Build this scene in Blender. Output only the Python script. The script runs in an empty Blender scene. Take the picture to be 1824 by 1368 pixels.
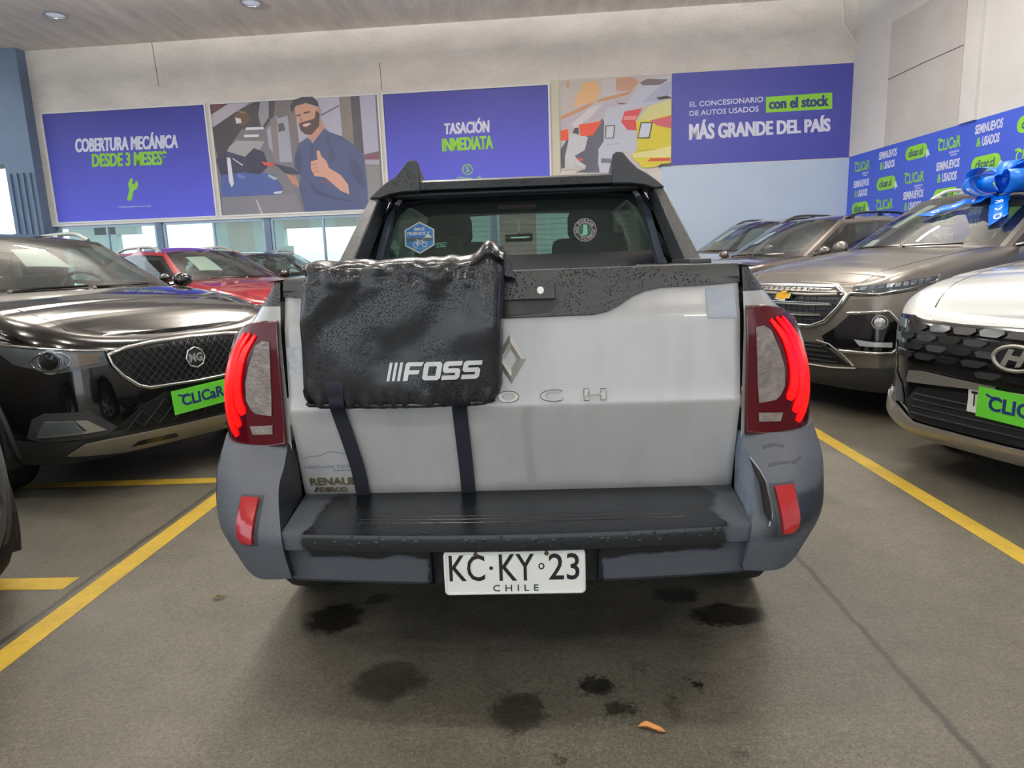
import bpy, bmesh, math, random
from mathutils import Vector as V, Matrix
PI=math.pi
sc=bpy.context.scene
C=sc.collection
random.seed(7)
# ---------------------------------------------------------------- camera
F=1180.0; CAM=V((0.055,0,1.25))
def _axes(yaw,pitch,roll):
    y,p,r=[math.radians(a) for a in (yaw,pitch,roll)]
    f=V((-math.sin(y)*math.cos(p),math.cos(y)*math.cos(p),-math.sin(p)))
    ri=V((math.cos(y),math.sin(y),0)); up=ri.cross(f)
    return ri*math.cos(r)-up*math.sin(r), up*math.cos(r)+ri*math.sin(r), f
RT,UP,FW=_axes(2.1,10.4,2.0)
cd=bpy.data.cameras.new('camera'); cam=bpy.data.objects.new('camera',cd); C.objects.link(cam)
cd.sensor_width=36; cd.lens=F/1824*36; cd.clip_start=.05; cd.clip_end=300
cam.matrix_world=Matrix(((RT.x,UP.x,-FW.x,CAM.x),(RT.y,UP.y,-FW.y,CAM.y),(RT.z,UP.z,-FW.z,CAM.z),(0,0,0,1)))
sc.camera=cam
# ---------------------------------------------------------------- world, exposure
sc.view_settings.view_transform='Standard'; sc.view_settings.look='None'
sc.view_settings.exposure=EXPO=-0.14; sc.view_settings.gamma=1; sc.view_settings.use_curve_mapping=False
w=bpy.data.worlds.new('overcast_sky'); sc.world=w; w.use_nodes=True
wn=w.node_tree.nodes; wl=w.node_tree.links
bg=wn['Background']; bg.inputs[0].default_value=(.86,.93,1.0,1); bg.inputs[1].default_value=2.3
# soft overcast gradient: brighter overhead, paler at the horizon
tc=wn.new('ShaderNodeTexCoord'); sx=wn.new('ShaderNodeSeparateXYZ'); cr=wn.new('ShaderNodeValToRGB')
wl.new(tc.outputs['Generated'],sx.inputs[0]); wl.new(sx.outputs[2],cr.inputs[0]); wl.new(cr.outputs[0],bg.inputs[0])
cr.color_ramp.elements[0].color=(.85,.92,.97,1); cr.color_ramp.elements[1].color=(.72,.84,1,1)
# unseen fill lights added along the hall; uplights brighten the ceiling (fixtures further down)
def area(name,loc,sx_,sy_,power,col=(1,1,1),rot=(0,0,0)):
    l=bpy.data.lights.new(name,'AREA'); l.shape='RECTANGLE'; l.size=sx_; l.size_y=sy_; l.energy=power; l.color=col
    o=bpy.data.objects.new(name,l); C.objects.link(o); o.location=loc; o.rotation_euler=rot; return o
CEIL=6.0
TUBES=[(x,y) for y in (-8.0,-2.8,1.6,5.4,9.0) for x in (-6.3,-1.4,3.6)]
TZ=CEIL-.62
for x,y in TUBES:
    area('hall_fill',(x,y,TZ-.05),.8,.14,80,(1,.97,.92)); area('ceiling_fill',(x,y,TZ+.06),.8,.14,820 if y>8 else 90,(1,.97,.92),(PI,0,0))
# ---------------------------------------------------------------- materials
def lin(c):
    c=c/255.
    return c/12.92 if c<=.04045 else ((c+.055)/1.055)**2.4
def rgb(r,g,b): return (lin(r),lin(g),lin(b),1)
MATS={}
def mat(name,col=(128,128,128),rough=.5,metal=0,coat=0,emit=0,spec=.5,bump=None,var=None,alpha=None):
    """bump=(scale,strength[,dist]); var=(scale,amount) value variation"""
    if name in MATS: return MATS[name]
    m=bpy.data.materials.new(name); m.use_nodes=True; n=m.node_tree.nodes; l=m.node_tree.links; b=n['Principled BSDF']
    c=rgb(*col); b.inputs['Base Color'].default_value=c; b.inputs['Roughness'].default_value=rough
    b.inputs['Metallic'].default_value=metal; b.inputs['Coat Weight'].default_value=coat; b.inputs['Coat Roughness'].default_value=.03
    b.inputs['Specular IOR Level'].default_value=spec
    if emit: b.inputs['Emission Color'].default_value=c; b.inputs['Emission Strength'].default_value=emit
    co=None
    if bump or var: co=n.new('ShaderNodeTexCoord')
    if bump:
        t=n.new('ShaderNodeTexNoise'); t.inputs['Scale'].default_value=bump[0]; t.inputs['Detail'].default_value=4
        bp=n.new('ShaderNodeBump'); bp.inputs['Strength'].default_value=bump[1]; bp.inputs['Distance'].default_value=bump[2] if len(bump)>2 else .01
        l.new(co.outputs['Object'],t.inputs['Vector']); l.new(t.outputs[0],bp.inputs['Height']); l.new(bp.outputs[0],b.inputs['Normal'])
    if var:
        t=n.new('ShaderNodeTexNoise'); t.inputs['Scale'].default_value=var[0]; t.inputs['Detail'].default_value=5
        mr=n.new('ShaderNodeMapRange'); mr.inputs[3].default_value=1-var[1]; mr.inputs[4].default_value=1+var[1]
        mr.inputs[1].default_value=.3; mr.inputs[2].default_value=.7
        mx=n.new('ShaderNodeVectorMath'); mx.operation='SCALE'; mx.inputs[0].default_value=c[:3]
        l.new(co.outputs['Object'],t.inputs['Vector']); l.new(t.outputs[0],mr.inputs[0]); l.new(mr.outputs[0],mx.inputs['Scale']); l.new(mx.outputs[0],b.inputs['Base Color'])
    if alpha is not None: b.inputs['Alpha'].default_value=alpha
    MATS[name]=m; return m
def glass(name,tint=(120,130,128),gloss=.12,rough=.02,cover=0.0,covercol=(60,65,66),edge=.85):
    """tinted see-through glass with a fresnel reflection; cover = grey film painting in haze, reflections and dust"""
    if name in MATS: return MATS[name]
    m=bpy.data.materials.new(name); m.use_nodes=True; n=m.node_tree.nodes; l=m.node_tree.links; n.clear()
    o=n.new('ShaderNodeOutputMaterial'); t=n.new('ShaderNodeBsdfTransparent'); t.inputs[0].default_value=rgb(*tint)
    g=n.new('ShaderNodeBsdfGlossy'); g.inputs['Roughness'].default_value=rough
    lw=n.new('ShaderNodeLayerWeight'); lw.inputs[0].default_value=.5; pw=n.new('ShaderNodeMath'); pw.operation='POWER'; pw.inputs[1].default_value=3.5; l.new(lw.outputs['Facing'],pw.inputs[0])
    mr=n.new('ShaderNodeMapRange'); mr.inputs[3].default_value=gloss*.5; mr.inputs[4].default_value=edge
    mx=n.new('ShaderNodeMixShader'); l.new(pw.outputs[0],mr.inputs[0]); l.new(mr.outputs[0],mx.inputs[0])
    src=t.outputs[0]
    if cover:  # diffuse film paints haze and reflections into the glass
        d=n.new('ShaderNodeBsdfDiffuse'); d.inputs[0].default_value=rgb(*covercol); m2=n.new('ShaderNodeMixShader'); m2.inputs[0].default_value=cover
        l.new(t.outputs[0],m2.inputs[1]); l.new(d.outputs[0],m2.inputs[2]); src=m2.outputs[0]
    l.new(src,mx.inputs[1]); l.new(g.outputs[0],mx.inputs[2]); l.new(mx.outputs[0],o.inputs[0])
    MATS[name]=m; return m
# ---------------------------------------------------------------- object helpers
def link(o,parent=None):
    C.objects.link(o)
    if parent is not None: o.parent=parent
    return o
def obj(name,verts,faces,m,parent=None,smooth=True,ang=35,mats=None,midx=None,fix=True):
    me=bpy.data.meshes.new(name); me.from_pydata([tuple(v) for v in verts],[],faces)
    if mats:
        for k in mats: me.materials.append(k)
        for p,i in zip(me.polygons,midx): p.material_index=i
    else: me.materials.append(m)
    if fix:
        bm=bmesh.new(); bm.from_mesh(me); bmesh.ops.remove_doubles(bm,verts=bm.verts,dist=1e-6); bmesh.ops.recalc_face_normals(bm,faces=bm.faces); bm.to_mesh(me); bm.free()
    if smooth: me.shade_smooth(); me.set_sharp_from_angle(angle=math.radians(ang))
    return link(bpy.data.objects.new(name,me),parent)
def bmobj(name,bm,m,parent=None,smooth=True,ang=35):
    me=bpy.data.meshes.new(name); bmesh.ops.recalc_face_normals(bm,faces=bm.faces); bm.to_mesh(me); bm.free(); me.materials.append(m)
    if smooth: me.shade_smooth(); me.set_sharp_from_angle(angle=math.radians(ang))
    return link(bpy.data.objects.new(name,me),parent)
def tag(o,label=None,cat=None,group=None,kind=None):
    for k,v in (('label',label),('category',cat),('group',group),('kind',kind)):
        if v: o[k]=v
    return o
def thing(name,label,cat,loc=(0,0,0),rz=0,group=None):
    o=bpy.data.objects.new(name,None); C.objects.link(o); o.location=loc; o.rotation_euler=(0,0,rz); o.empty_display_size=.1
    return tag(o,label,cat,group)
class MB:
    """collects shapes into one mesh"""
    def __init__(s): s.v=[]; s.f=[]
    def add(s,v,f):
        k=len(s.v); s.v+= [V(p) for p in v]; s.f+=[tuple(i+k for i in q) for q in f]; return s
    def box(s,c,d,rot=None,bev=0):
        bm=bmesh.new(); bmesh.ops.create_cube(bm,size=1)
        for v in bm.verts: v.co=V((v.co.x*d[0],v.co.y*d[1],v.co.z*d[2]))
        if bev: bmesh.ops.bevel(bm,geom=bm.edges[:],offset=bev,segments=2,affect='EDGES',profile=.5)
        if rot is not None: bmesh.ops.transform(bm,matrix=rot,verts=bm.verts)
        bm.verts.index_update(); s.add([v.co+V(c) for v in bm.verts],[[v.index for v in f.verts] for f in bm.faces]); bm.free(); return s
    def tube(s,pts,r,n=8,close=False,cap=True):
        pts=[V(p) for p in pts]; N=len(pts); rs=r if isinstance(r,(list,tuple)) else [r]*N; rings=[]; up=V((0,0,1))
        vv=[];ff=[]
        for i,p in enumerate(pts):
            a=pts[(i-1)%N] if (close or i>0) else p; b=pts[(i+1)%N] if (close or i<N-1) else p
            d=(b-a).normalized(); x=d.cross(up)
            if x.length<.05: x=d.cross(V((1,0,0)))
            x.normalize(); y=x.cross(d).normalized()
            for k in range(n): vv.append(p+(x*math.cos(2*PI*k/n)+y*math.sin(2*PI*k/n))*rs[i])
        for i in range(N if close else N-1):
            j=(i+1)%N
            for k in range(n): ff.append((i*n+k,i*n+(k+1)%n,j*n+(k+1)%n,j*n+k))
        if cap and not close: ff.append(tuple(range(n))); ff.append(tuple((N-1)*n+k for k in range(n)))
        return s.add(vv,ff)
    def lathe(s,prof,c=(0,0,0),axis='z',n=32,close=False):
        vv=[];ff=[];P=len(prof)
        for k in range(n):
            a=2*PI*k/n
            for r,h in prof:
                p={'z':(r*math.cos(a),r*math.sin(a),h),'x':(h,r*math.cos(a),r*math.sin(a)),'y':(r*math.cos(a),h,r*math.sin(a))}[axis]
                vv.append(V(p)+V(c))
        for k in range(n):
            j=(k+1)%n
            for i in range(P if close else P-1): ff.append((k*P+i,k*P+(i+1)%P,j*P+(i+1)%P,j*P+i))
        return s.add(vv,ff)
    def prism(s,poly,fn0,fn1):
        n=len(poly); v=[fn0(*p) for p in poly]+[fn1(*p) for p in poly]
        return s.add(v,[tuple(range(n)),tuple(range(n,2*n))]+[(i,(i+1)%n,n+(i+1)%n,n+i) for i in range(n)])
    def build(s,name,m,parent=None,smooth=True,ang=35): return obj(name,s.v,s.f,m,parent,smooth,ang)
def catmull(pts,n=8,closed=False):
    pts=[V(p) for p in pts]; N=len(pts); out=[]
    for i in range(N if closed else N-1):
        g=lambda k: pts[k%N] if closed else pts[max(0,min(N-1,k))]
        a,b,c,d=g(i-1),g(i),g(i+1),g(i+2)
        for t in range(n):
            t/=n; out.append(.5*((2*b)+(c-a)*t+(2*a-5*b+4*c-d)*t*t+(3*b-a-3*c+d)*t**3))
    if not closed: out.append(pts[-1])
    return out
def interp(tab,x,k=1):
    if x<=tab[0][0]: return tab[0][k]
    for a,b in zip(tab,tab[1:]):
        if x<=b[0]:
            t=(x-a[0])/(b[0]-a[0]+1e-9); return a[k]+(b[k]-a[k])*t
    return tab[-1][k]
def sinterp(tab,x):
    """smooth (cosine blended) interpolation of [(x,y)]"""
    if x<=tab[0][0]: return tab[0][1]
    for i,(a,b) in enumerate(zip(tab,tab[1:])):
        if x<=b[0]:
            t=(x-a[0])/(b[0]-a[0]+1e-9)
            def sl(j):
                if j<=0 or j>=len(tab)-1: return None
                return (tab[j+1][1]-tab[j-1][1])/(tab[j+1][0]-tab[j-1][0])
            h=b[0]-a[0]; s=(b[1]-a[1])/h; m0=sl(i); m1=sl(i+1); m0=s if m0 is None else m0; m1=s if m1 is None else m1
            return (2*t**3-3*t*t+1)*a[1]+(t**3-2*t*t+t)*h*m0+(-2*t**3+3*t*t)*b[1]+(t**3-t*t)*h*m1
    return tab[-1][1]
# surface functions take (u,v) and give a point; nrm() gives the outward normal
def nrm(fn,u,v,sg=1,e=.004):
    a=fn(u+e,v)-fn(u-e,v); b=fn(u,v+e)-fn(u,v-e); n=a.cross(b)
    if n.length<1e-9: return V((0,-1,0))
    return n.normalized()*sg
def plane(o,ex,ey):
    o,ex,ey=V(o),V(ex),V(ey)
    return lambda u,v: o+ex*u+ey*v
def tess(poly,step):
    bm=bmesh.new(); vs=[bm.verts.new((p[0],p[1],0)) for p in poly]; f=bm.faces.new(vs); f.normal_update()
    bmesh.ops.triangulate(bm,faces=[f],ngon_method='EAR_CLIP')
    xs=[p[0] for p in poly]; ys=[p[1] for p in poly]
    for lo,hi,nn in ((min(xs),max(xs),(1,0,0)),(min(ys),max(ys),(0,1,0))):
        k=int((hi-lo)/step)
        for i in range(1,k+1):
            q=lo+(hi-lo)*i/(k+1)
            bmesh.ops.bisect_plane(bm,geom=bm.verts[:]+bm.edges[:]+bm.faces[:],dist=1e-6,plane_co=V(nn)*q,plane_no=V(nn))
    return bm
def drape(name,poly,fn,m,parent=None,off=.002,th=.004,step=.06,sg=1,inset=0,smooth=True,dome=0,nf=None):
    """a sheet of real thickness lying on surface fn, outline poly in (u,v)"""
    bm=tess(poly,step); bm.verts.ensure_lookup_table(); bm.verts.index_update()
    cx=sum(p[0] for p in poly)/len(poly); cy=sum(p[1] for p in poly)/len(poly)
    bd={v.index for e in bm.edges if e.is_boundary for v in e.verts}
    top=[];bot=[]
    for v in bm.verts:
        u,w_=v.co.x,v.co.y; n=V(nf) if nf else nrm(fn,u,w_,sg); p=fn(u,w_)
        top.append(p+n*(off+th+(dome if v.index not in bd else 0))); bot.append(p+n*off)
    k=len(top); f=[tuple(v.index for v in q.verts) for q in bm.faces]
    f+=[tuple(i+k for i in reversed(q)) for q in f[:]]
    for e in bm.edges:
        if e.is_boundary: a,b=e.verts[0].index,e.verts[1].index; f.append((a,b,b+k,a+k))
    bm.free()
    return obj(name,top+bot,f,m,parent,smooth,40)
def bead(name,line,w_,fn,m,parent=None,h=.006,off=0,closed=False,sg=1,n=1,sub=0,collect=None):
    """a rounded strip following a line on surface fn (chrome trims, seams, piping)"""
    L=[V((p[0],p[1],0)) for p in line]
    if sub: L=catmull(L,sub,closed)
    else:   # densify straight runs
        M=[]; N=len(L)
        for i in range(N if closed else N-1):
            a,b=L[i],L[(i+1)%N]; q=max(1,int((b-a).length/.06))
            M+=[a.lerp(b,t/q) for t in range(q)]
        if not closed: M.append(L[-1])
        L=M
    N=len(L); vv=[];ff=[]; prof=[(-.5,0),(-.42,.7),(-.2,1),(.2,1),(.42,.7),(.5,0)]
    for i,p in enumerate(L):
        a=L[(i-1)%N] if (closed or i>0) else p; b=L[(i+1)%N] if (closed or i<N-1) else p
        d=(b-a); d=d.normalized() if d.length>1e-9 else V((1,0,0)); t=V((-d.y,d.x,0))
        # mitre
        if (closed or 0<i<N-1):
            d0=(p-a).normalized(); t0=V((-d0.y,d0.x,0)); c=max(.45,t.dot(t0))
        else: c=1
        nn=nrm(fn,p.x,p.y,sg)
        for k,hh in prof: q=p+t*(k*w_/c); vv.append(fn(q.x,q.y)+nn*(off+hh*h))
    P=len(prof)
    for i in range(N if closed else N-1):
        j=(i+1)%N
        for k in range(P-1): ff.append((i*P+k,i*P+k+1,j*P+k+1,j*P+k))
        ff.append((i*P+P-1,i*P,j*P,j*P+P-1))
    if not closed: ff+= [tuple(range(P)),tuple((N-1)*P+k for k in range(P))]
    if collect is not None: collect.add(vv,ff); return
    return obj(name,vv,ff,m,parent,True,50)
_TX={}
def textmesh(body,bold=0.0,shear=0,spacing=1,fat=0):
    key=(body,bold,shear,spacing,fat)
    if key in _TX: return _TX[key]
    cu=bpy.data.curves.new('t','FONT'); cu.body=body; cu.offset=bold; cu.shear=shear; cu.space_character=spacing; cu.resolution_u=3; cu.fill_mode='FRONT'
    o=bpy.data.objects.new('t',cu); C.objects.link(o); dg=bpy.context.evaluated_depsgraph_get(); dg.update()
    me=bpy.data.meshes.new_from_object(o.evaluated_get(dg)); vs=[v.co.copy() for v in me.vertices]; fs=[tuple(p.vertices) for p in me.polygons]
    bpy.data.objects.remove(o); bpy.data.meshes.remove(me); bpy.data.curves.remove(cu)
    if fat:
        base=vs[:]; fb=fs[:]
        for k in (-1,1): 
            b0=len(vs); vs=vs+[V((v.x+k*fat,v.y,k*.5+.5+.5)) for v in base]; fs=fs+[tuple(i+b0 for i in f) for f in fb]
    x0=min(v.x for v in vs);x1=max(v.x for v in vs);y0=min(v.y for v in vs);y1=max(v.y for v in vs)
    vs=[((v.x-x0)/(x1-x0),(v.y-y0)/(y1-y0),v.z) for v in vs]
    ec={}
    for f in fs:
        for a,b in zip(f,f[1:]+f[:1]): ec[(min(a,b),max(a,b))]=ec.get((min(a,b),max(a,b)),0)+1
    _TX[key]=(vs,fs,[e for e,c in ec.items() if c==1]); return _TX[key]
def text(name,body,box,fn,m,parent=None,off=.003,th=.002,bold=.0,shear=0,spacing=1,sg=1,quad=None,collect=None,fat=0):
    """lettering filling box=(u0,v0,u1,v1) on surface fn, real thin letters"""
    vs,fs,ed=textmesh(body,bold,shear,spacing,fat); u0,v0,u1,v1=box; a=[];b=[]
    for x,y,ly in vs:
        if quad: (ax,ay),(bx,by),(cx,cy),(dx,dy)=quad; u=(ax*(1-x)+bx*x)*(1-y)+(dx*(1-x)+cx*x)*y; v=(ay*(1-x)+by*x)*(1-y)+(dy*(1-x)+cy*x)*y
        else: u=u0+(u1-u0)*x; v=v0+(v1-v0)*y
        p=fn(u,v); n=nrm(fn,u,v,sg); a.append(p+n*(off+th+ly*.0009)); b.append(p+n*(off+ly*.0002))
    k=len(a); f=list(fs)+[tuple(i+k for i in reversed(q)) for q in fs]+[(i,j,j+k,i+k) for i,j in ed]
    if collect is not None: collect.add(a+b,f); return
    return obj(name,a+b,f,m,parent,False,fix=False)
def ray(px,py): return RT*((px-912)/F)-UP*((py-684)/F)+FW
# ================================================================ THE HALL
A3=math.radians(3.0)
TW=V((math.cos(A3),-math.sin(A3),0)); NW=V((-math.sin(A3),-math.cos(A3),0)); W0=V((0,14.2,0))
def wallp(o=0): return lambda u,v: W0+TW*u+V((0,0,v))+NW*o
def onplane(px,py,p0,n):
    d=ray(px,py); t=(p0-CAM).dot(n)/d.dot(n); return CAM+d*t
def wuv(px,py): p=onplane(px,py,W0,NW); return ((p-W0).dot(TW),p.z)
def onfloor(px,py): p=onplane(px,py,V((0,0,0)),V((0,0,1))); return (p.x,p.y)
def wbox(mb,u0,v0,u1,v1,o0,o1):
    f=wallp(0); P=[(u0,v0),(u1,v0),(u1,v1),(u0,v1)]
    return mb.prism(P,lambda a,b:f(a,b)+NW*o0,lambda a,b:f(a,b)+NW*o1)
# --- concrete materials
def concrete(name,col,scale=1.2,stretch=(1,1,1),amt=.1,rough=.85,panel=None,bump=.15,fine=18):
    m=mat(name,col,rough); n=m.node_tree.nodes; l=m.node_tree.links; b=n['Principled BSDF']
    co=n.new('ShaderNodeTexCoord'); mp=n.new('ShaderNodeMapping'); mp.inputs['Scale'].default_value=stretch; l.new(co.outputs['Object'],mp.inputs[0])
    t=n.new('ShaderNodeTexNoise'); t.inputs['Scale'].default_value=scale; t.inputs['Detail'].default_value=8; t.inputs['Roughness'].default_value=.65; l.new(mp.outputs[0],t.inputs['Vector'])
    t2=n.new('ShaderNodeTexNoise'); t2.inputs['Scale'].default_value=fine; t2.inputs['Detail'].default_value=6; l.new(mp.outputs[0],t2.inputs['Vector'])
    ad=n.new('ShaderNodeMath'); ad.operation='MULTIPLY_ADD'; ad.inputs[1].default_value=.35; l.new(t2.outputs[0],ad.inputs[0]); l.new(t.outputs[0],ad.inputs[2])
    mr=n.new('ShaderNodeMapRange'); mr.inputs[1].default_value=.45; mr.inputs[2].default_value=.9; mr.inputs[3].default_value=1-amt*1.5; mr.inputs[4].default_value=1+amt*.6; l.new(ad.outputs[0],mr.inputs[0])
    mx=n.new('ShaderNodeVectorMath'); mx.operation='SCALE'; mx.inputs[0].default_value=rgb(*col)[:3]; l.new(mr.outputs[0],mx.inputs['Scale']); l.new(mx.outputs[0],b.inputs['Base Color'])
    bp=n.new('ShaderNodeBump'); bp.inputs['Strength'].default_value=bump; bp.inputs['Distance'].default_value=.01; l.new(ad.outputs[0],bp.inputs['Height']); l.new(bp.outputs[0],b.inputs['Normal'])
    return m
M_wall=concrete('wall_paint',(226,219,212),.9,(1,1,2.2),.13)
M_wallr=concrete('wall_paint_right',(222,219,216),.7,(1,1,1.6),.07)
M_ceil=concrete('ceiling_concrete',(236,228,218),1.3,(3.0,.5,1),.17)
M_bluewall=mat('pale_blue_wall',(186,202,222),.45,var=(1.5,.02))
M_steel=mat('blue_grey_steel',(104,124,150),.45,var=(2,.05))
M_alu=mat('window_aluminium',(150,165,180),.35,.6)
M_white=mat('white_frame',(225,225,222),.5)
M_blue=mat('banner_blue',(72,74,190),.5); M_royal=mat('banner_royal_blue',(64,92,205),.5)
M_green=mat('print_green',(140,205,60),.55); M_pwhite=mat('print_white',(222,224,240),.55); M_navy=mat('print_navy',(28,42,110),.55)
# blue banners are printed darker at the top
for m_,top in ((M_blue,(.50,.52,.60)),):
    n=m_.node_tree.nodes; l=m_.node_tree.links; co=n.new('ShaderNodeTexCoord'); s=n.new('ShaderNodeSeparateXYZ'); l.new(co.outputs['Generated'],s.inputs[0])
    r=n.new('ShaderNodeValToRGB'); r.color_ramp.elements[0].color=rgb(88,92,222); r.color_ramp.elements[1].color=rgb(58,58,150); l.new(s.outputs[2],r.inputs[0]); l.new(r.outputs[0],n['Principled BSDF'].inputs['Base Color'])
# --- floor
def floor_material():
    m=mat('stained_concrete',(112,106,94),.55); n=m.node_tree.nodes; l=m.node_tree.links; b=n['Principled BSDF']
    co=n.new('ShaderNodeTexCoord'); P=co.outputs['Object']
    def noise(s,d=6,r=.6):
        t=n.new('ShaderNodeTexNoise'); t.inputs['Scale'].default_value=s; t.inputs['Detail'].default_value=d; t.inputs['Roughness'].default_value=r; l.new(P,t.inputs['Vector']); return t
    def mth(op,a,b_=None,c=None,cl=False):
        q=n.new('ShaderNodeMath'); q.operation=op; q.use_clamp=cl
        for i,x in enumerate((a,b_,c)):
            if x is None: continue
            if isinstance(x,(int,float)): q.inputs[i].default_value=x
            else: l.new(x,q.inputs[i])
        return q.outputs[0]
    def mrange(x,a,b_,c,d):
        q=n.new('ShaderNodeMapRange'); l.new(x,q.inputs[0])
        for i,v in enumerate((a,b_,c,d)): q.inputs[i+1].default_value=v
        return q.outputs[0]
    big=noise(.8,5); mid=noise(6,8,.7); fine=noise(60,6,.75); sp=noise(150,3)
    val=mth('MULTIPLY',mrange(big.outputs[0],.3,.7,.64,.98),mrange(mid.outputs[0],.3,.7,.74,1.14))
    val=mth('MULTIPLY',val,mrange(fine.outputs[0],.36,.64,.70,1.26)); val=mth('MULTIPLY',val,mrange(sp.outputs[0],.36,.64,.70,1.28))
    # distorted position for ragged stains and dark patches
    dn=noise(24,6,.8); dv=n.new('ShaderNodeVectorMath'); dv.operation='MULTIPLY_ADD'; l.new(dn.outputs[1],dv.inputs[0]); dv.inputs[1].default_value=(.17,.17,0); l.new(P,dv.inputs[2])
    xy=n.new('ShaderNodeSeparateXYZ'); l.new(dv.outputs[0],xy.inputs[0]); px_=n.new('ShaderNodeSeparateXYZ'); l.new(P,px_.inputs[0])
    floor_mark=None
    for (x,y,rx,ry,k) in FLOOR_MARKS:
        dx=mth('MULTIPLY',mth('SUBTRACT',xy.outputs[0],x+.085),1/rx); dy=mth('MULTIPLY',mth('SUBTRACT',xy.outputs[1],y+.085),1/ry)
        d=mth('ADD',mth('MULTIPLY',dx,dx),mth('MULTIPLY',dy,dy)); q=mrange(d,.60,1.30,k,0)
        floor_mark=q if floor_mark is None else mth('MAXIMUM',floor_mark,q)
    val=mth('MULTIPLY',val,mth('SUBTRACT',1,mth('MULTIPLY',floor_mark,.86)))
    # expansion joints
    jn=noise(9,3); 
    for x,wd in ((JX[0],.012),(JX[1],.010)):
        d=mth('ABSOLUTE',mth('ADD',mth('SUBTRACT',px_.outputs[0],x),mth('MULTIPLY',mth('SUBTRACT',jn.outputs[0],.5),.03)))
        val=mth('MULTIPLY',val,mrange(d,wd*.5,wd*1.6,.30,1)); 
    mx=n.new('ShaderNodeVectorMath'); mx.operation='SCALE'; l.new(val,mx.inputs['Scale'])
    cm=n.new('ShaderNodeMix'); cm.data_type='RGBA'; cm.inputs[6].default_value=rgb(104,102,89); cm.inputs[7].default_value=rgb(109,102,91); l.new(mid.outputs[0],cm.inputs[0]); l.new(cm.outputs[2],mx.inputs[0])
    l.new(mx.outputs[0],b.inputs['Base Color'])
    l.new(mth('SUBTRACT',mrange(big.outputs[0],.3,.7,.42,.62),mth('MULTIPLY',floor_mark,.12)),b.inputs['Roughness'])
    bp=n.new('ShaderNodeBump'); bp.inputs['Strength'].default_value=.35; bp.inputs['Distance'].default_value=.004; l.new(fine.outputs[0],bp.inputs['Height']); l.new(bp.outputs[0],b.inputs['Normal'])
    return m
FLOOR_MARKS=[]
for (a,b_,rx,ry,k) in [(598,1100,52,26,1),(675,1067,22,9,.9),(692,1213,62,34,.75),(925,1268,50,38,.72),(1062,1222,34,19,1),(1105,1260,26,14,.8),(1205,1060,42,14,.9),(1295,1096,72,19,1),(1238,1218,14,9,.95),(1198,1262,13,20,.5),(1140,1190,16,10,.45),(470,1400,60,30,.5),(1320,1345,14,8,.5),(1480,890,22,9,.35),(1000,1350,14,10,.7),(760,1075,200,28,.30),(1000,1095,240,32,.30)]:  # stains; the last two are wide faint dark patches behind the bumper
    c=V((*onfloor(a,b_),0)); ex=V((*onfloor(a+rx,b_),0)); ey=V((*onfloor(a,b_-ry),0))
    FLOOR_MARKS.append((c.x,c.y,(ex-c).length,(ey-c).length,k))
JX=(-1.845,onfloor(1575,1165)[0])
M_floor=floor_material()
fl=obj('floor',[(-30,-14,0),(9,-14,0),(9,34,0),(-30,34,0)],[(0,1,2,3)],M_floor,smooth=False); tag(fl,kind='structure')
M_yel=concrete('yellow_road_paint',(204,170,58),5,(1,1,1),.16,.6,fine=40)
def stripe(p0,p1,w_):
    p0=V((*p0,0));p1=V((*p1,0)); d=(p1-p0).normalized(); t=V((-d.y,d.x,0))*w_/2
    mb=MB(); n_=24; pts=[p0.lerp(p1,i/n_) for i in range(n_+1)]; rnd=random.Random(int(p0.x*100))
    v=[];f=[]
    for i,p in enumerate(pts): j=rnd.uniform(-.004,.004); v+=[p+t*(1+j*6)+V((0,0,.0015)),p-t*(1-j*6)+V((0,0,.0015))]
    for i in range(n_): f.append((2*i,2*i+1,2*i+3,2*i+2))
    k=len(v); v+=[q-V((0,0,.0012)) for q in v[:]]; f+=[tuple(k+a for a in reversed(q)) for q in f[:]]
    return mb.add(v,f).build('yellow_line',M_yel,fl,smooth=False)
stripe((-1.758,-3),(-1.758,6.3),.10)
stripe((2.016,-3),(2.016,10.0),.095)
stripe((-5.5,onfloor(80,1040)[1]),(-1.90,onfloor(80,1040)[1]),.105)
stripe((-5.5,onfloor(320,859)[1]-.03),(-1.80,onfloor(320,859)[1]+.02),.10)
# --- ceiling, walls
def slab(name,vs,h,m,dirv=V((0,0,1))):
    mb=MB(); n=len(vs); mb.prism(list(range(n)),lambda i:V(vs[i]),lambda i:V(vs[i])+dirv*h) if False else None
    v=[V(p) for p in vs]+[V(p)+dirv*h for p in vs]; f=[tuple(range(n)),tuple(range(n,2*n))]+[(i,(i+1)%n,n+(i+1)%n,n+i) for i in range(n)]
    return tag(obj(name,v,f,m,None,False),kind='structure')
P0R=V((6.36,13.86,0)); DR=(V((6.66,9.3,0))-P0R).normalized(); NR=V((DR.y,-DR.x,0)); 
if NR.x>0: NR=-NR
slab('ceiling',[(-12.4,-12,CEIL),(9.4,-12,CEIL),(8.6,14.4,CEIL),(-12.4,15.3,CEIL)],.3,M_ceil)
WZ0=.5; WZ1=2.37; UL=wuv(97,400)[0]; UR=1.9
def wseg(name,u0,v0,u1,v1,m,o0=-.22,o1=0): return tag(wbox(MB(),u0,v0,u1,v1,o0,o1).build(name,m,smooth=False),kind='structure')
wseg('wall_back',UL-.4,WZ1,UR,CEIL,M_wall)
wseg('wall_back_right',UR,0,6.7,CEIL,M_wall)
wseg('wall_back_low',UL-.2,0,UR,WZ0,M_bluewall)
wseg('trim_1',2.72,0,wuv(1512,290)[0],3.04,M_bluewall,0,.03)
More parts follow.
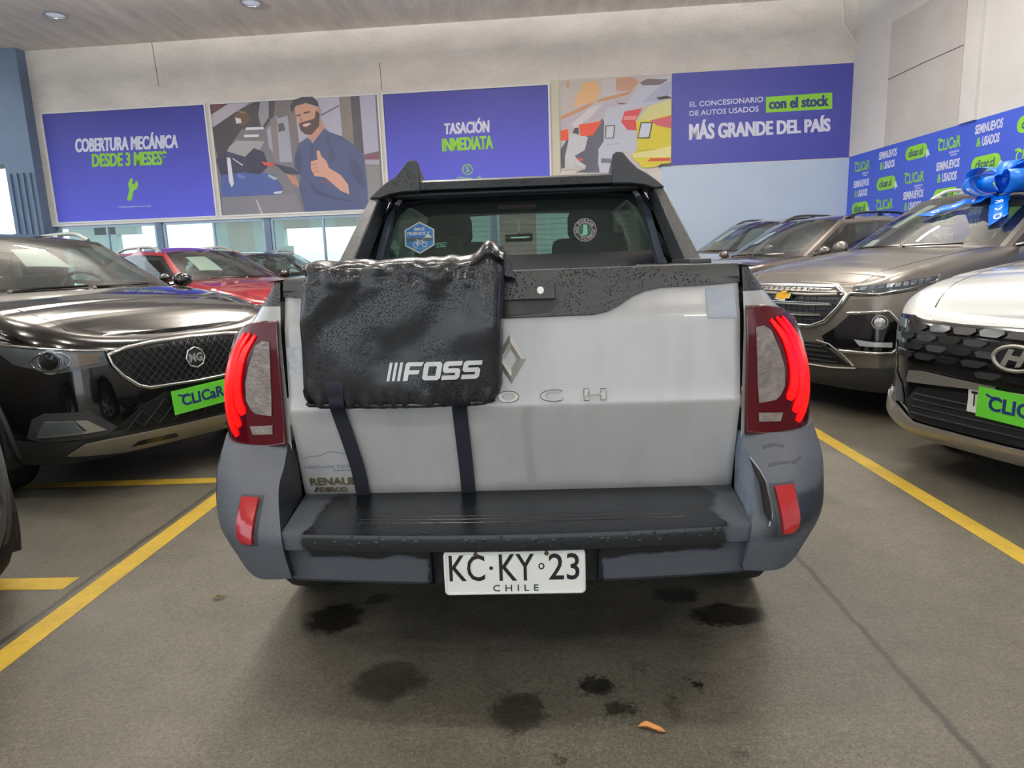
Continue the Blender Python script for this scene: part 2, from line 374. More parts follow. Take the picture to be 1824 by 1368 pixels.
# pilasters between the banners and in the corner
ub=wuv(1535,200)[0]
wseg('trim_2',wuv(983,200)[0],WZ1,wuv(996,200)[0],wuv(990,145)[1]+.02,mat('cream_post',(205,200,180),.6),0,.04)
wseg('trim_3',wuv(1525,200)[0],0,wuv(1549,150)[0]+.3,CEIL,M_wallr,0,.16)
def wr(px,py): p=onplane(px,py,P0R,NR); return ((p-P0R).dot(DR),p.z)
rwall=lambda u,v: P0R+DR*u+V((0,0,v))
def rseg(name,u0,v0,u1,v1,m,o0,o1,kind='structure',parent=None):
    mb=MB().prism([(u0,v0),(u1,v0),(u1,v1),(u0,v1)],lambda a,b:rwall(a,b)+NR*o0,lambda a,b:rwall(a,b)+NR*o1)
    o=mb.build(name,m,parent,smooth=False)
    if kind: tag(o,kind=kind)
    return o
rseg('wall_right',-.3,0,25.5,CEIL,M_wallr,-.25,0)
M_pan=concrete('recess_panel',(198,193,190),1.2,(1,1,1),.08)
q=[wr(1587,42),wr(1721,-12),wr(1712,218),wr(1578,262)]
um=sum(a[0] for a in q[:1]+q[3:])/2; un=sum(a[0] for a in q[1:3])/2
rseg('trim_4',um,3.06,un,wr(1587,42)[1],M_pan,0,.012)
rseg('trim_5',wr(1722,100)[0],3.06,wr(1750,100)[0],CEIL,M_wallr,0,.05)
M_crack=mat('crack_dark',(92,84,80),.8)
tag(bead('trim_6',[wr(1583,142),wr(1650,110),wr(1718,80)],.015,lambda u,v:rwall(u,v)+NR*.013,M_crack,h=.004),kind='structure')
tag(bead('trim_7',[wuv(270,75),wuv(276,110),wuv(283,155)],.012,wallp(.0),M_crack,h=.004),kind='structure')
tag(bead('trim_8',[wuv(676,112),wuv(680,160)],.012,wallp(.0),M_crack,h=.004),kind='structure')
tag(bead('trim_9',[wuv(1500,0),wuv(1502,42),wuv(1527,84),wuv(1529,110)],.06,wallp(.0),M_wallr,h=.05),kind='structure')
# steel column at the open left side
mb=MB(); uA=wuv(45,100)[0]; uB=uA-.66; wbox(mb,uB,0,uA,CEIL,-.3,.25); wbox(mb,uA-2.6,3.7,uB,CEIL,-.3,.25)
for k in range(4): wbox(mb,uB+.08+k*.15,0,uB+.12+k*.15,3.5,.25,.29)
wbox(mb,uA,0,UL,WZ1,-.2,.12)
tag(mb.build('wall_left',M_steel,smooth=False),kind='structure')
# windows under the banners
g=wuv(482,405)[0]-wuv(290,415)[0]; x0=wuv(290,415)[0]; WINX=[(x0+g*k,x0+g*(k+1)-.13) for k in (-1,0,1,2,3)]; WINX[4]=(WINX[4][0],WINX[4][1])
M_pane=glass('window_glass',(225,238,236),.1)
for i,(a,b_) in enumerate(WINX):
    f=MB(); t=.055
    for (x0,z0,x1,z1) in ((a,WZ0,b_,WZ0+t),(a,WZ1-t,b_,WZ1),(a,WZ0,a+t,WZ1),(b_-t,WZ0,b_,WZ1),((a+b_)/2-.02,WZ0+t,(a+b_)/2+.02,WZ1-t)): wbox(f,x0,z0,x1,z1,-.07,-.01)
    o=tag(f.build('window_%d'%(i+1),M_alu,smooth=False),kind='structure')
    wbox(MB(),a+t,WZ0+t,b_-t,WZ1-t,-.045,-.038).build('window_pane',M_pane,o,smooth=False)
    wseg('trim_%d'%(10+i),b_,WZ0,b_+.13,WZ1,M_steel,-.12,.02)
wseg('trim_15',UL,WZ1,UR,WZ1+.045,M_white,0,.05)
# ---------------------------------------------------------------- outside
M_fa=mat('facade_beige',(222,210,194),.8,var=(3,.05)); M_fb=mat('facade_aqua',(222,236,230),.7,var=(3,.05)); M_fr=mat('facade_red',(205,120,116),.7,var=(4,.06))
bl=thing('building','low pale building outside with beige and aqua wall strips, seen through the window row','building',(-4.6,18.2,0))
def bpart(n_,m,x0,x1,z0,z1,y=0.,d=.25): return MB().box(((x0+x1)/2*1.18+4.6,y,(z0+z1)/2*1.05),((x1-x0)*1.18,d,(z1-z0)*1.05)).build(n_,m,bl,smooth=False)
rnd=random.Random(3)
for (x0,x1,m_,z1) in ((-10.6,-9.5,M_fb,2.5),(-8.9,-8.5,M_fb,1.9),(-7.2,-6.9,M_fb,2.6),(-6.9,-6.3,M_fa,2.6),(-6.3,-5.6,M_fb,2.6),(-3.9,-3.6,M_fb,2.6),(-3.6,-3.0,M_fa,2.6),(-3.0,-2.7,M_fb,2.6),(-2.7,-1.9,M_fa,2.6),(-1.9,-.7,M_fb,2.7),(-.7,.15,M_fr,2.7),(.15,.4,M_white,2.7),(.4,1.9,M_fb,2.7)): bpart('wall_strip',m_,x0,x1,0,z1)
bpart('roof',M_alu,-11,2.1,2.62,2.75,-.1,.5)
for (x0,x1,m_) in ((-10,-9,M_fb),(-5.6,-5.0,M_fa),(-5.0,-4.4,M_fb),(-4.4,-3.9,M_fa)): bpart('valance',m_,x0,x1,2.25,2.62)
for (x0,x1) in ((.75,1.25),(-5.8,-5.4)): bpart('window',M_white,x0,x1,1.35,1.8,-.14,.05)
tr=thing('bare_tree','bare tree with thin branches outside beyond the blue-grey column','tree',(-16.2,18.5,0))
mb=MB(); rnd=random.Random(5)
def branch(p,d,r,L,k):
    e=p+d*L; mb.tube([p,p.lerp(e,.5)+V((rnd.uniform(-.05,.05),0,rnd.uniform(-.04,.04))),e],[r,r*.8,r*.6],5)
    if k>0:
        for _ in range(3): branch(e if _<2 else p.lerp(e,.6),(d+V((rnd.uniform(-.8,.8),rnd.uniform(-.5,.5),rnd.uniform(-.25,.5)))).normalized(),r*.6,L*.72,k-1)
branch(V((0,0,.3)),V((.15,0,1)).normalized(),.06,.9,5)
mb.build('branches',mat('bark',(120,108,96),.9),tr)
MB().tube([(0,0,0),(0,0,.35)],[.09,.07],8).build('trunk',mat('bark'),tr)
# ---------------------------------------------------------------- ceiling fixtures
M_can=mat('lamp_rim',(170,172,178),.35,.7); M_lamp=mat('lamp_disc',(205,214,228),.3,emit=.35)
for i,(px,py) in enumerate([(98,25),(447,3)]):
    p=onplane(px,py,V((0,0,CEIL)),V((0,0,1)))
    t=thing('downlight','round recessed downlight in the concrete ceiling, '+('nearer the blue-grey column' if i==0 else 'the one above the mechanic banner'),'ceiling light',(p.x,p.y,CEIL),group=None)
    MB().lathe([(.20,0),(.205,-.015),(.19,-.03),(.165,-.03),(.16,-.005)],n=40).build('rim',M_can,t)
    MB().lathe([(.162,-.006),(.12,-.022),(.06,-.03),(.0005,-.032)],n=40).build('lens',M_lamp,t)
M_tube=mat('tube_glow',(255,250,240),.4,emit=6)  # battens out of view, added to light the hall and ceiling
for i,(x,y) in enumerate(TUBES):
    t=thing('added_batten','added white batten lamp, hung out of view to brighten the hall and its ceiling','ceiling light',(x,y,CEIL),group='added battens out of view under the ceiling')
    MB().box((0,0,TZ-CEIL),(.9,.16,.05)).build('housing',M_white,t,False); MB().tube([(-.4,0,TZ-CEIL-.042),(.4,0,TZ-CEIL-.042)],.016,10).build('tube',M_tube,t)
    for k in (-.3,.3): MB().tube([(k,0,0),(k,0,TZ-CEIL+.02)],.006,6).build('hanger',M_can,t)
# ---------------------------------------------------------------- banners on the back wall
def print_mesh(layers,name,parent,tr,o0=.012):
    v=[];f=[];mi=[];ms=[]; keys={}
    for k,(c,poly) in enumerate(layers):
        key='print_%d_%d_%d'%c
        if key not in keys: keys[key]=len(ms); ms.append(mat(key,c,.5))
        bm=bmesh.new(); vs=[bm.verts.new((a,b_,0)) for a,b_ in poly]; ff=bm.faces.new(vs); ff.normal_update(); r=bmesh.ops.triangulate(bm,faces=[ff],ngon_method='EAR_CLIP'); bm.verts.index_update()
        base=len(v)
        for q in vs: uu=tr(q.co.x,q.co.y); v.append(wallp(o0+.0004*k)(*uu))
        for q in bm.faces: f.append(tuple(base+a.index for a in q.verts)); mi.append(keys[key])
        bm.free()
    return obj(name,v,f,None,parent,False,mats=ms,midx=mi,fix=False)
def banner(label,pxbox,m,frame=True,z0=None,z1=None):
    (xa,xb)=pxbox; u0=wuv(xa,290)[0]; u1=wuv(xb,290)[0]; 
    t=thing('banner',label,'banner',tuple(W0+TW*((u0+u1)/2)+V((0,0,z0))))
    loc=V(t.location)
    o=wbox(MB(),u0,z0,u1,z1,.002,.011).build('panel',m,None,smooth=False); rebase(o,t)
    if frame:
        b=MB()
        for (x0,y0,x1,y1) in ((u0-.035,z0-.035,u1+.035,z0),(u0-.035,z1,u1+.035,z1+.03),(u0-.035,z0,u0,z1),(u1,z0,u1+.035,z1)): wbox(b,x0,y0,x1,y1,0,.03)
        rebase(b.build('frame',M_white,None,smooth=False),t)
    return t,u0,u1
def rebase(o,t):
    """parent a mesh that was built in world coordinates"""
    bpy.context.view_layer.update(); mi=t.matrix_world.inverted(); o.data.transform(mi); o.parent=t; return o
def bq(x0,y0,x1,y1): a=wuv(x0,y1); b_=wuv(x1,y0); return (a[0],a[1],b_[0],b_[1])
def bq4(bl_,br,trr,tl): return [wuv(*bl_),wuv(*br),wuv(*trr),wuv(*tl)]
Z0,Z1=2.46,4.72
def wt(t,s,quad,m,bold=.03,**k): return rebase(text('lettering',s,(0,0,1,1),wallp(.012),m,None,0.0,.002,bold,quad=quad,**k),t)
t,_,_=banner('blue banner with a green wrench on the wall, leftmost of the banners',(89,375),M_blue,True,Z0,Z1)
wt(t,'COBERTURA MECÁNICA',bq4((135,272),(318,264),(318,234),(134,241)),M_pwhite,.025,fat=.035)
wt(t,'DESDE 3 MESES*',bq4((165,298),(298,294),(298,267),(164,273)),M_green,.025,fat=.035)
wt(t,'*Consulta condiciones en sucursales',bq4((211,370),(270,368),(270,365),(211,367)),M_pwhite,.0)
def wpoly(t,name,pts,m,o=.012): return rebase(drape(name,[wuv(*p) for p in pts],wallp(o),m,None,0,.002,10,smooth=False),t)
wpoly(t,'wrench_print',[(227,356),(231,338),(229,327),(233,318),(238,318),(236,326),(240,329),(243,321),(247,327),(245,336),(239,340),(235,356),(231,358)],M_green)
t,_,_=banner('photo banner of a mechanic giving a thumbs up beside an engine',(386,680),mat('print_120_118_125',(120,118,125),.5),True,Z0,Z1)
K=lambda x,y: wuv(360+x/5.365,150+y/5.365)
SK=(205,158,138);OV=(72,82,122);OD=(58,66,102);DK=(46,44,54)
L=[((185,180,192),[(80,300),(260,185),(490,160),(330,262),(104,415)]),((112,72,82),[(72,190),(255,182),(84,295)]),
((70,66,72),[(104,415),(330,262),(520,165),(700,150),(690,300),(600,420),(380,430),(230,650),(160,720),(130,600)]),
((100,78,64),[(300,290),(420,260),(470,330),(400,400),(330,380)]),((222,220,225),[(318,320),(372,330),(380,372),(330,378)]),((150,120,90),[(330,250),(420,265),(415,280),(340,268)]),
((170,166,170),[(330,540),(600,545),(560,620),(440,700),(230,700),(260,600)]),((235,235,238),[(420,415),(590,408),(592,432),(418,440)]),((235,235,238),[(405,485),(545,480),(545,505),(405,508)]),
((168,168,184),[(700,330),(740,250),(860,170),(890,600),(890,745),(740,745),(640,600),(620,440)]),((132,126,124),[(650,330),(715,330),(745,745),(690,745)]),((150,148,158),[(560,150),(640,150),(640,320),(570,420),(540,300)]),
((120,112,114),[(700,148),(880,140),(930,560),(905,745),(865,745),(820,300),(720,330)]),((88,84,92),[(730,380),(780,370),(800,440),(735,460)]),
((184,182,200),[(1100,125),(1310,115),(1345,505),(1000,530),(930,560),(900,300)]),((80,78,88),[(1140,290),(1310,200),(1312,212),(1145,303)]),((132,124,120),[(1310,115),(1425,110),(1460,600),(1350,510)]),((76,72,82),[(1420,110),(1505,104),(1545,670),(1455,600)]),
((178,178,198),[(1505,104),(1655,98),(1690,640),(1550,672)]),((124,82,96),[(1550,680),(1690,650),(1695,722),(1560,722)]),((172,168,186),[(1560,722),(1695,722),(1697,772),(1562,768)]),((138,134,138),[(1562,785),(1698,778),(1722,1195),(1590,1200)]),
((58,58,82),[(140,720),(230,640),(430,700),(500,830),(190,900)]),((76,92,156),[(185,870),(500,830),(700,870),(780,1000),(700,1060),(190,1085)]),((52,52,74),[(420,690),(500,610),(590,650),(640,780),(560,860),(430,850)]),((96,130,190),[(340,850),(420,880),(400,910),(350,890)]),
((225,226,236),[(240,702),(275,705),(308,950),(288,990),(262,930)]),((200,200,206),[(290,712),(300,708),(398,772),(388,782)]),((128,126,136),[(190,1080),(900,1050),(985,1225),(205,1262)]),((185,182,180),[(515,1105),(530,1105),(590,1245),(570,1247)]),((160,180,190),[(640,860),(730,900),(700,920),(630,880)]),((205,215,225),[(690,1030),(780,1020),(760,1045),(690,1050)]),
((190,142,122),[(810,860),(900,880),(938,990),(860,945)]),((52,56,78),[(690,760),(880,805),(945,865),(800,850)]),((214,84,88),[(570,740),(690,755),(680,795),(600,775)]),
(OV,[(1010,510),(920,580),(885,700),(890,800),(945,865),(930,990),(990,1222),(1592,1192),(1582,960),(1545,700),(1480,600),(1340,500),(1220,460),(1165,415),(1060,560)]),
(OD,[(1215,470),(1240,600),(1290,700),(1260,760),(1200,740),(1220,620),(1180,540)]),(OD,[(1400,640),(1520,800),(1560,1000),(1480,940),(1420,800)]),(OD,[(930,620),(960,700),(940,860),(905,800),(900,700)]),(OD,[(1010,900),(1100,1000),(1300,1080),(1480,1120),(1280,1110),(1080,1050)]),(OD,[(1050,570),(1066,570),(1060,800),(1040,800)]),
((196,148,130),[(1010,490),(1140,330),(1175,420),(1062,566)]),(SK,[(890,205),(1000,182),(1105,225),(1128,290),(1100,420),(1040,480),(970,462),(925,372),(896,290)]),((186,136,116),[(1105,225),(1140,240),(1136,312),(1110,302)]),
((78,60,58),[(928,382),(958,366),(1032,346),(1078,330),(1094,250),(1127,285),(1125,400),(1052,486),(990,482),(945,442)]),((205,150,140),[(962,388),(1030,368),(1048,388),(1000,412),(972,408)]),((232,225,225),[(972,392),(1026,376),(1030,386),(985,400)]),
((70,50,48),[(903,300),(948,288),(948,302),(906,314)]),((70,50,48),[(975,272),(1035,258),(1037,274),(978,286)]),((176,126,108),[(950,310),(966,350),(945,356),(938,345)]),
((44,48,62),[(845,215),(880,155),(950,128),(1060,122),(1110,170),(1122,218),(1000,182),(902,210),(858,272)]),
((214,164,144),[(1098,645),(1125,632),(1145,690),(1195,740),(1215,800),(1330,870),(1400,960),(1412,1055),(1330,1020),(1180,890),(1080,880),(1045,810),(1045,740),(1110,722)]),((170,120,104),[(1050,765),(1110,758),(1110,764),(1052,771)]),((170,120,104),[(1052,802),(1112,796),(1112,802),(1054,808)]),((170,120,104),[(1060,838),(1118,832),(1118,838),(1062,844)]),((176,60,60),[(1130,925),(1200,935),(1200,945),(1130,933)])]
rebase(print_mesh(L,'photo_print',None,K),t)
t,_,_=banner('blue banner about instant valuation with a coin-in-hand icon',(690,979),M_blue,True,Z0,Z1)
wt(t,'TASACIÓN',bq4((791,240),(872,236),(872,209),(791,215)),M_pwhite,.025,fat=.035)
wt(t,'INMEDIATA',bq4((788,270),(879,265),(878,241),(787,247)),M_green,.025,fat=.035)
cc=wuv(833,302); b=MB(); ring=[(cc[0]+.10*math.cos(a*PI/16),cc[1]+.10*math.sin(a*PI/16)) for a in range(32)]
bead('',ring,.02,wallp(.012),M_green,h=.003,closed=True,collect=b); text('','$',(cc[0]-.04,cc[1]-.065,cc[0]+.04,cc[1]+.065),wallp(.012),M_green,collect=b,off=0)
for L_ in ([(815,326),(815,316),(838,318),(846,322),(856,313)],[(818,325),(850,325),(858,316)]): bead('',[wuv(*p) for p in L_],.02,wallp(.012),M_green,h=.003,collect=b)
rebase(b.build('coin_icon',M_green,None,False),t)
# photo of parked cars + the big slogan
u0=wuv(999,200)[0]; u1=wuv(1196,200)[0]; u2=wuv(1516,200)[0]; zt=4.80; zb=3.06
t=thing('banner','photo banner of a row of parked cars ending in a yellow one','banner',tuple(W0+TW*((u0+u1)/2)+V((0,0,zb))))
rebase(wbox(MB(),u0,zb,u1,zt,.002,.011).build('panel',mat('print_200_190_186',(200,190,186),.5),None,smooth=False),t)
K2=lambda x,y: wuv(980+x/6.84,120+y/6.84)
WC=(194,196,210)
L=[((226,182,132),[(300,400),(410,180),(560,165),(620,280),(540,420),(300,480)]),((196,152,128),[(800,130),(1000,118),(1090,180),(1000,280),(900,290),(800,280)]),((206,200,200),[(620,160),(800,140),(800,330),(640,360)]),((214,170,134),[(195,170),(240,165),(235,250),(200,250)]),
((190,182,194),[(130,640),(400,540),(700,430),(1040,280),(900,480),(660,600),(200,760),(130,740)]),((198,142,104),[(570,400),(1000,285),(960,330),(700,400),(590,420)]),((198,142,104),[(130,600),(440,460),(560,420),(400,520),(130,640)]),((215,208,212),[(250,700),(480,500),(640,440),(480,620),(300,740)]),
((78,80,96),[(440,830),(640,620),(668,700),(655,900),(585,1000),(600,1280),(300,1280),(430,1240),(300,1080)]),((70,72,80),[(130,1000),(190,900),(230,880),(180,1220),(135,1240)]),
((226,88,62),[(350,700),(635,655),(520,830),(370,840)]),((226,88,62),[(130,770),(222,755),(222,890),(130,895)]),((202,202,208),[(240,820),(460,850),(420,1010),(300,1080),(290,1230),(180,1220),(180,1090)]),((60,60,66),[(300,740),(345,740),(350,820),(270,800)]),((205,205,212),[(300,1110),(440,1200),(420,1240),(300,1170)]),((200,80,70),[(330,1110),(400,1105),(400,1145),(350,1140)]),
(WC,[(660,600),(690,500),(1000,440),(930,430),(1100,200),(1470,92),(1472,430),(1100,480),(1045,660),(1062,1060),(960,1085),(940,1020),(790,1030),(765,1290),(610,1290),(582,1180),(590,1000),(650,900)]),
((106,94,100),[(1090,190),(1180,142),(1440,150),(1340,215),(1130,222)]),((172,174,200),[(1110,430),(1360,215),(1472,160),(1472,330),(1330,410)]),((60,52,50),[(1290,370),(1420,345),(1472,365),(1472,380),(1330,400)]),((110,80,70),[(800,435),(940,440),(860,455)]),
((205,72,78),[(905,540),(1120,500),(1040,650),(1062,770),(940,765),(865,670)]),((225,140,140),[(900,600),(1060,590),(1040,640),(890,645)]),((60,60,66),[(672,712),(792,705),(775,865),(668,870)]),((208,208,218),[(685,722),(778,716),(764,855),(680,860)]),((110,110,122),[(620,1110),(740,1112),(735,1170),(620,1165)]),((150,152,165),[(690,940),(850,925),(850,932),(690,948)]),
((214,198,58),[(1045,660),(1200,475),(1472,395),(1472,1170),(1300,1200),(1260,1220),(1130,1225),(985,1080),(1062,1000)]),((212,206,140),[(1045,660),(1200,475),(1472,400),(1472,570),(1210,645)]),((196,88,98),[(1215,650),(1472,590),(1472,745),(1300,712)]),((228,218,150),[(1000,1060),(1472,960),(1472,1095),(1010,1100)]),((60,58,50),[(1062,870),(1100,670),(1250,668),(1212,870)]),((206,210,226),[(1075,855),(1112,684),(1232,682),(1198,852)]),
((196,72,50),[(1180,1148),(1222,1110),(1462,1105),(1462,1142)]),((64,62,60),[(1340,1178),(1472,1165),(1472,1215),(1310,1218)]),((150,140,40),[(1062,1015),(1290,1000),(1290,1006),(1062,1022)])]
rebase(print_mesh(L,'photo_print',None,K2),t)
t=thing('banner','wide dark blue slogan banner with a green word strip, above the pale blue wall','banner',tuple(W0+TW*((u1+u2)/2)+V((0,0,zb))))
M_blued=mat('banner_blue_deep',(62,66,158),.5)
rebase(wbox(MB(),u1+.005,zb,u2,zt,.002,.011).build('panel',M_blued,None,smooth=False),t)
wt(t,'EL CONCESIONARIO',bq4((1228,191),(1359,182),(1359,172),(1228,182)),M_pwhite,.012)
wt(t,'DE AUTOS USADOS',bq4((1228,207),(1351,199),(1351,189),(1228,198)),M_pwhite,.012)
wpoly(t,'green_strip',[(1364,201),(1482,194),(1482,165),(1364,173)],M_green)
rebase(text('lettering','con el stock',(0,0,1,1),wallp(.0145),M_navy,None,0,.002,.02,fat=.03,quad=bq4((1369,195),(1476,189),(1476,169),(1369,176))),t)
wt(t,'MÁS GRANDE DEL PAÍS',bq4((1227,250),(1479,234),(1479,205),(1227,214)),M_pwhite,.025,fat=.035)
# royal blue banner along the right wall
u_e=14.0; t=thing('banner','long royal blue banner with repeated green and white logos along the right wall','banner',tuple(P0R+DR*5))
rebase(rseg('panel',.0,.25,u_e,3.06,M_royal,.002,.012,kind=None),t)
rf=lambda u,v: rwall(u,v)+NR*.0125
sgR=1 if nrm(rf,1,1).dot(NR)>0 else -1
def cell(kind,cx,cz):
    k=KS; G=MB();Wh=MB();Nv=MB()
    def rt(mb,s,dx,dz,w_,h_,bold=.02,off=0): text('',s,(cx+(dx-w_/2)*k,cz+(dz-h_/2)*k,cx+(dx+w_/2)*k,cz+(dz+h_/2)*k),rf,None,collect=mb,off=off,th=.002,bold=bold,sg=sgR)
    if kind==0:
        rt(G,'CLICaR',0,0,.50,.17,.02); rt(Wh,'SEMINUEVOS\n   USADOS',.12,-.16,.22,.07,0); bead('',[(cx-.27*k,cz+.085*k),(cx-.22*k,cz+.095*k),(cx-.17*k,cz+.07*k)],.03,rf,None,h=.003,collect=G,sg=sgR); nm='logo_print'
    elif kind==1: rt(Wh,'SEMINUEVOS',0,.09,.52,.13,.03); rt(Wh,'USADOS',.06,-.09,.32,.13,.03); rt(G,'&',-.17,-.09,.09,.13,.02); nm='slogan_print'
    else:
        P=[(cx+k*(-.17+.11*math.cos(a)),cz+k*.11*math.sin(a)) for a in [PI/2+PI*i/10 for i in range(11)]]+[(cx+k*(.17+.11*math.cos(a)),cz+k*.11*math.sin(a)) for a in [-PI/2+PI*i/10 for i in range(11)]]
        G.prism(P,rf,lambda a,b_:rf(a,b_)+NR*.002); rt(Nv,'clicar.cl',-.01,0,.36,.12,.012,off=.0035)
        Wh.prism([(cx+k*a,cz+k*b_) for a,b_ in ((.30,0),(.26,-.02),(.27,-.14),(.31,-.10),(.36,-.11))],lambda a,b_:rf(a,b_)+NR*.003,lambda a,b_:rf(a,b_)+NR*.005); nm='web_print'
    vv=[];ff=[];mi=[]
    for q,mb in enumerate((G,Wh,Nv)):
        b0=len(vv); vv+=mb.v; ff+=[tuple(a+b0 for a in f_) for f_ in mb.f]; mi+=[q]*len(mb.f)
    rebase(obj(nm,vv,ff,None,None,False,mats=[M_green,M_pwhite,M_navy],midx=mi,fix=False),t)
RP=[wr(1537,297),wr(1582,285),wr(1628,272),wr(1690,255),wr(1762,235)]
RQ=[wr(1533,337),wr(1577,327),wr(1628,315),wr(1687,305),wr(1755,290)]
RS=[wr(1530,372),wr(1575,365),wr(1625,355)]
u00=RP[0][0]; du=(RP[4][0]-RP[0][0])/4; KS=1.02
za,zb_,zc_=[sum(q[1] for q in R_)/len(R_) for R_ in (RP,RQ,RS)]
for r,(zz,k0) in enumerate(((za,0),(zb_,1),(zc_,2),(2*zc_-zb_,0),(3*zc_-2*zb_,1))):
    for c_ in range(13 if r<3 else 9): cell((k0+c_)%3,u00+du*c_,zz)
# leaves on the floor
def leaf(px,py,s,col,label,name='dry_leaf',rz=.0):
    x,y=onfloor(px,py); t=thing(name,label,'leaf',(x,y,.002),rz)
    n_=12; v=[];f=[]
    for i in range(n_+1):
        q=i/n_; w_=.30*math.sin(PI*q)**.7*(1+.25*math.sin(9*q)); z=.010*math.sin(PI*q)+.006*math.sin(7*q)
        for k in (-1,-.5,0,.5,1): v.append(V((s*(q-.5),s*w_*k*.5,.001+abs(k)*s*.12*math.sin(PI*q)+max(0,z)*.6)))
    for i in range(n_):
        for k in range(4): f.append((i*5+k,i*5+k+1,i*5+k+6,i*5+k+5))
    o=obj('blade',v,f,mat(name+'_skin',col,.6),t); md=o.modifiers.new('s','SOLIDIFY'); md.thickness=.0006
    MB().tube([(-s*.5,0,.003),(-s*.1,0,.004),(s*.5,0,.003),(s*.62,.004,.002)],.0008,5).build('stem',mat('leaf_stem',(150,95,40),.7),t)
leaf(1160,1301,.075,(214,150,80),'small orange dry leaf lying on the concrete behind the pickup',rz=-.3)
leaf(391,1066,.05,(120,104,70),'thin curled dry leaf on the floor right of the yellow line',rz=.5,name='curled_leaf')
# ================================================================ CARS (local frame: nose at y=0, tail at +y, x to the viewer's right when facing the nose)
def paint(name,col,rough=.28,metal=.0,coat=1.0,spec=.5): return mat(name,col,rough,metal,coat,spec=spec)
M_tyre=mat('tyre_rubber',(30,30,31),.75,bump=(40,.3,.004)); M_rim=mat('alloy_rim',(165,168,172),.3,.85); M_blk=mat('gloss_black_trim',(14,14,16),.12,coat=.6)
M_plast=mat('grey_black_plastic',(52,54,56),.6,bump=(120,.15,.002)); M_chr=mat('chrome',(215,216,214),.12,1.0); M_satin=mat('satin_silver',(168,166,158),.35,.7)
M_int=mat('dark_interior',(34,36,37),.8); M_seat=mat('seat_cloth',(44,45,47),.85); M_ws=glass('windscreen_glass',(222,232,228),.16,cover=.15,covercol=(122,130,130)); M_sg=glass('side_glass',(150,160,156),.14)
M_lens=glass('lamp_lens',(225,228,230),.06,.03,edge=.35); M_refl=mat('lamp_reflector',(206,208,212),.25,.45); M_mesh=mat('grille_black',(16,17,19),.4)
M_paper=mat('price_paper',(205,218,208),.6); M_cgreen=mat('clicar_green',(98,200,52),.5); M_cnavy=mat('clicar_navy',(22,48,108),.5)
M_plate=mat('plate_white',(224,226,222),.4); M_ink=mat('plate_ink',(20,22,24),.5); M_amber=mat('amber_lamp',(200,120,50),.3)
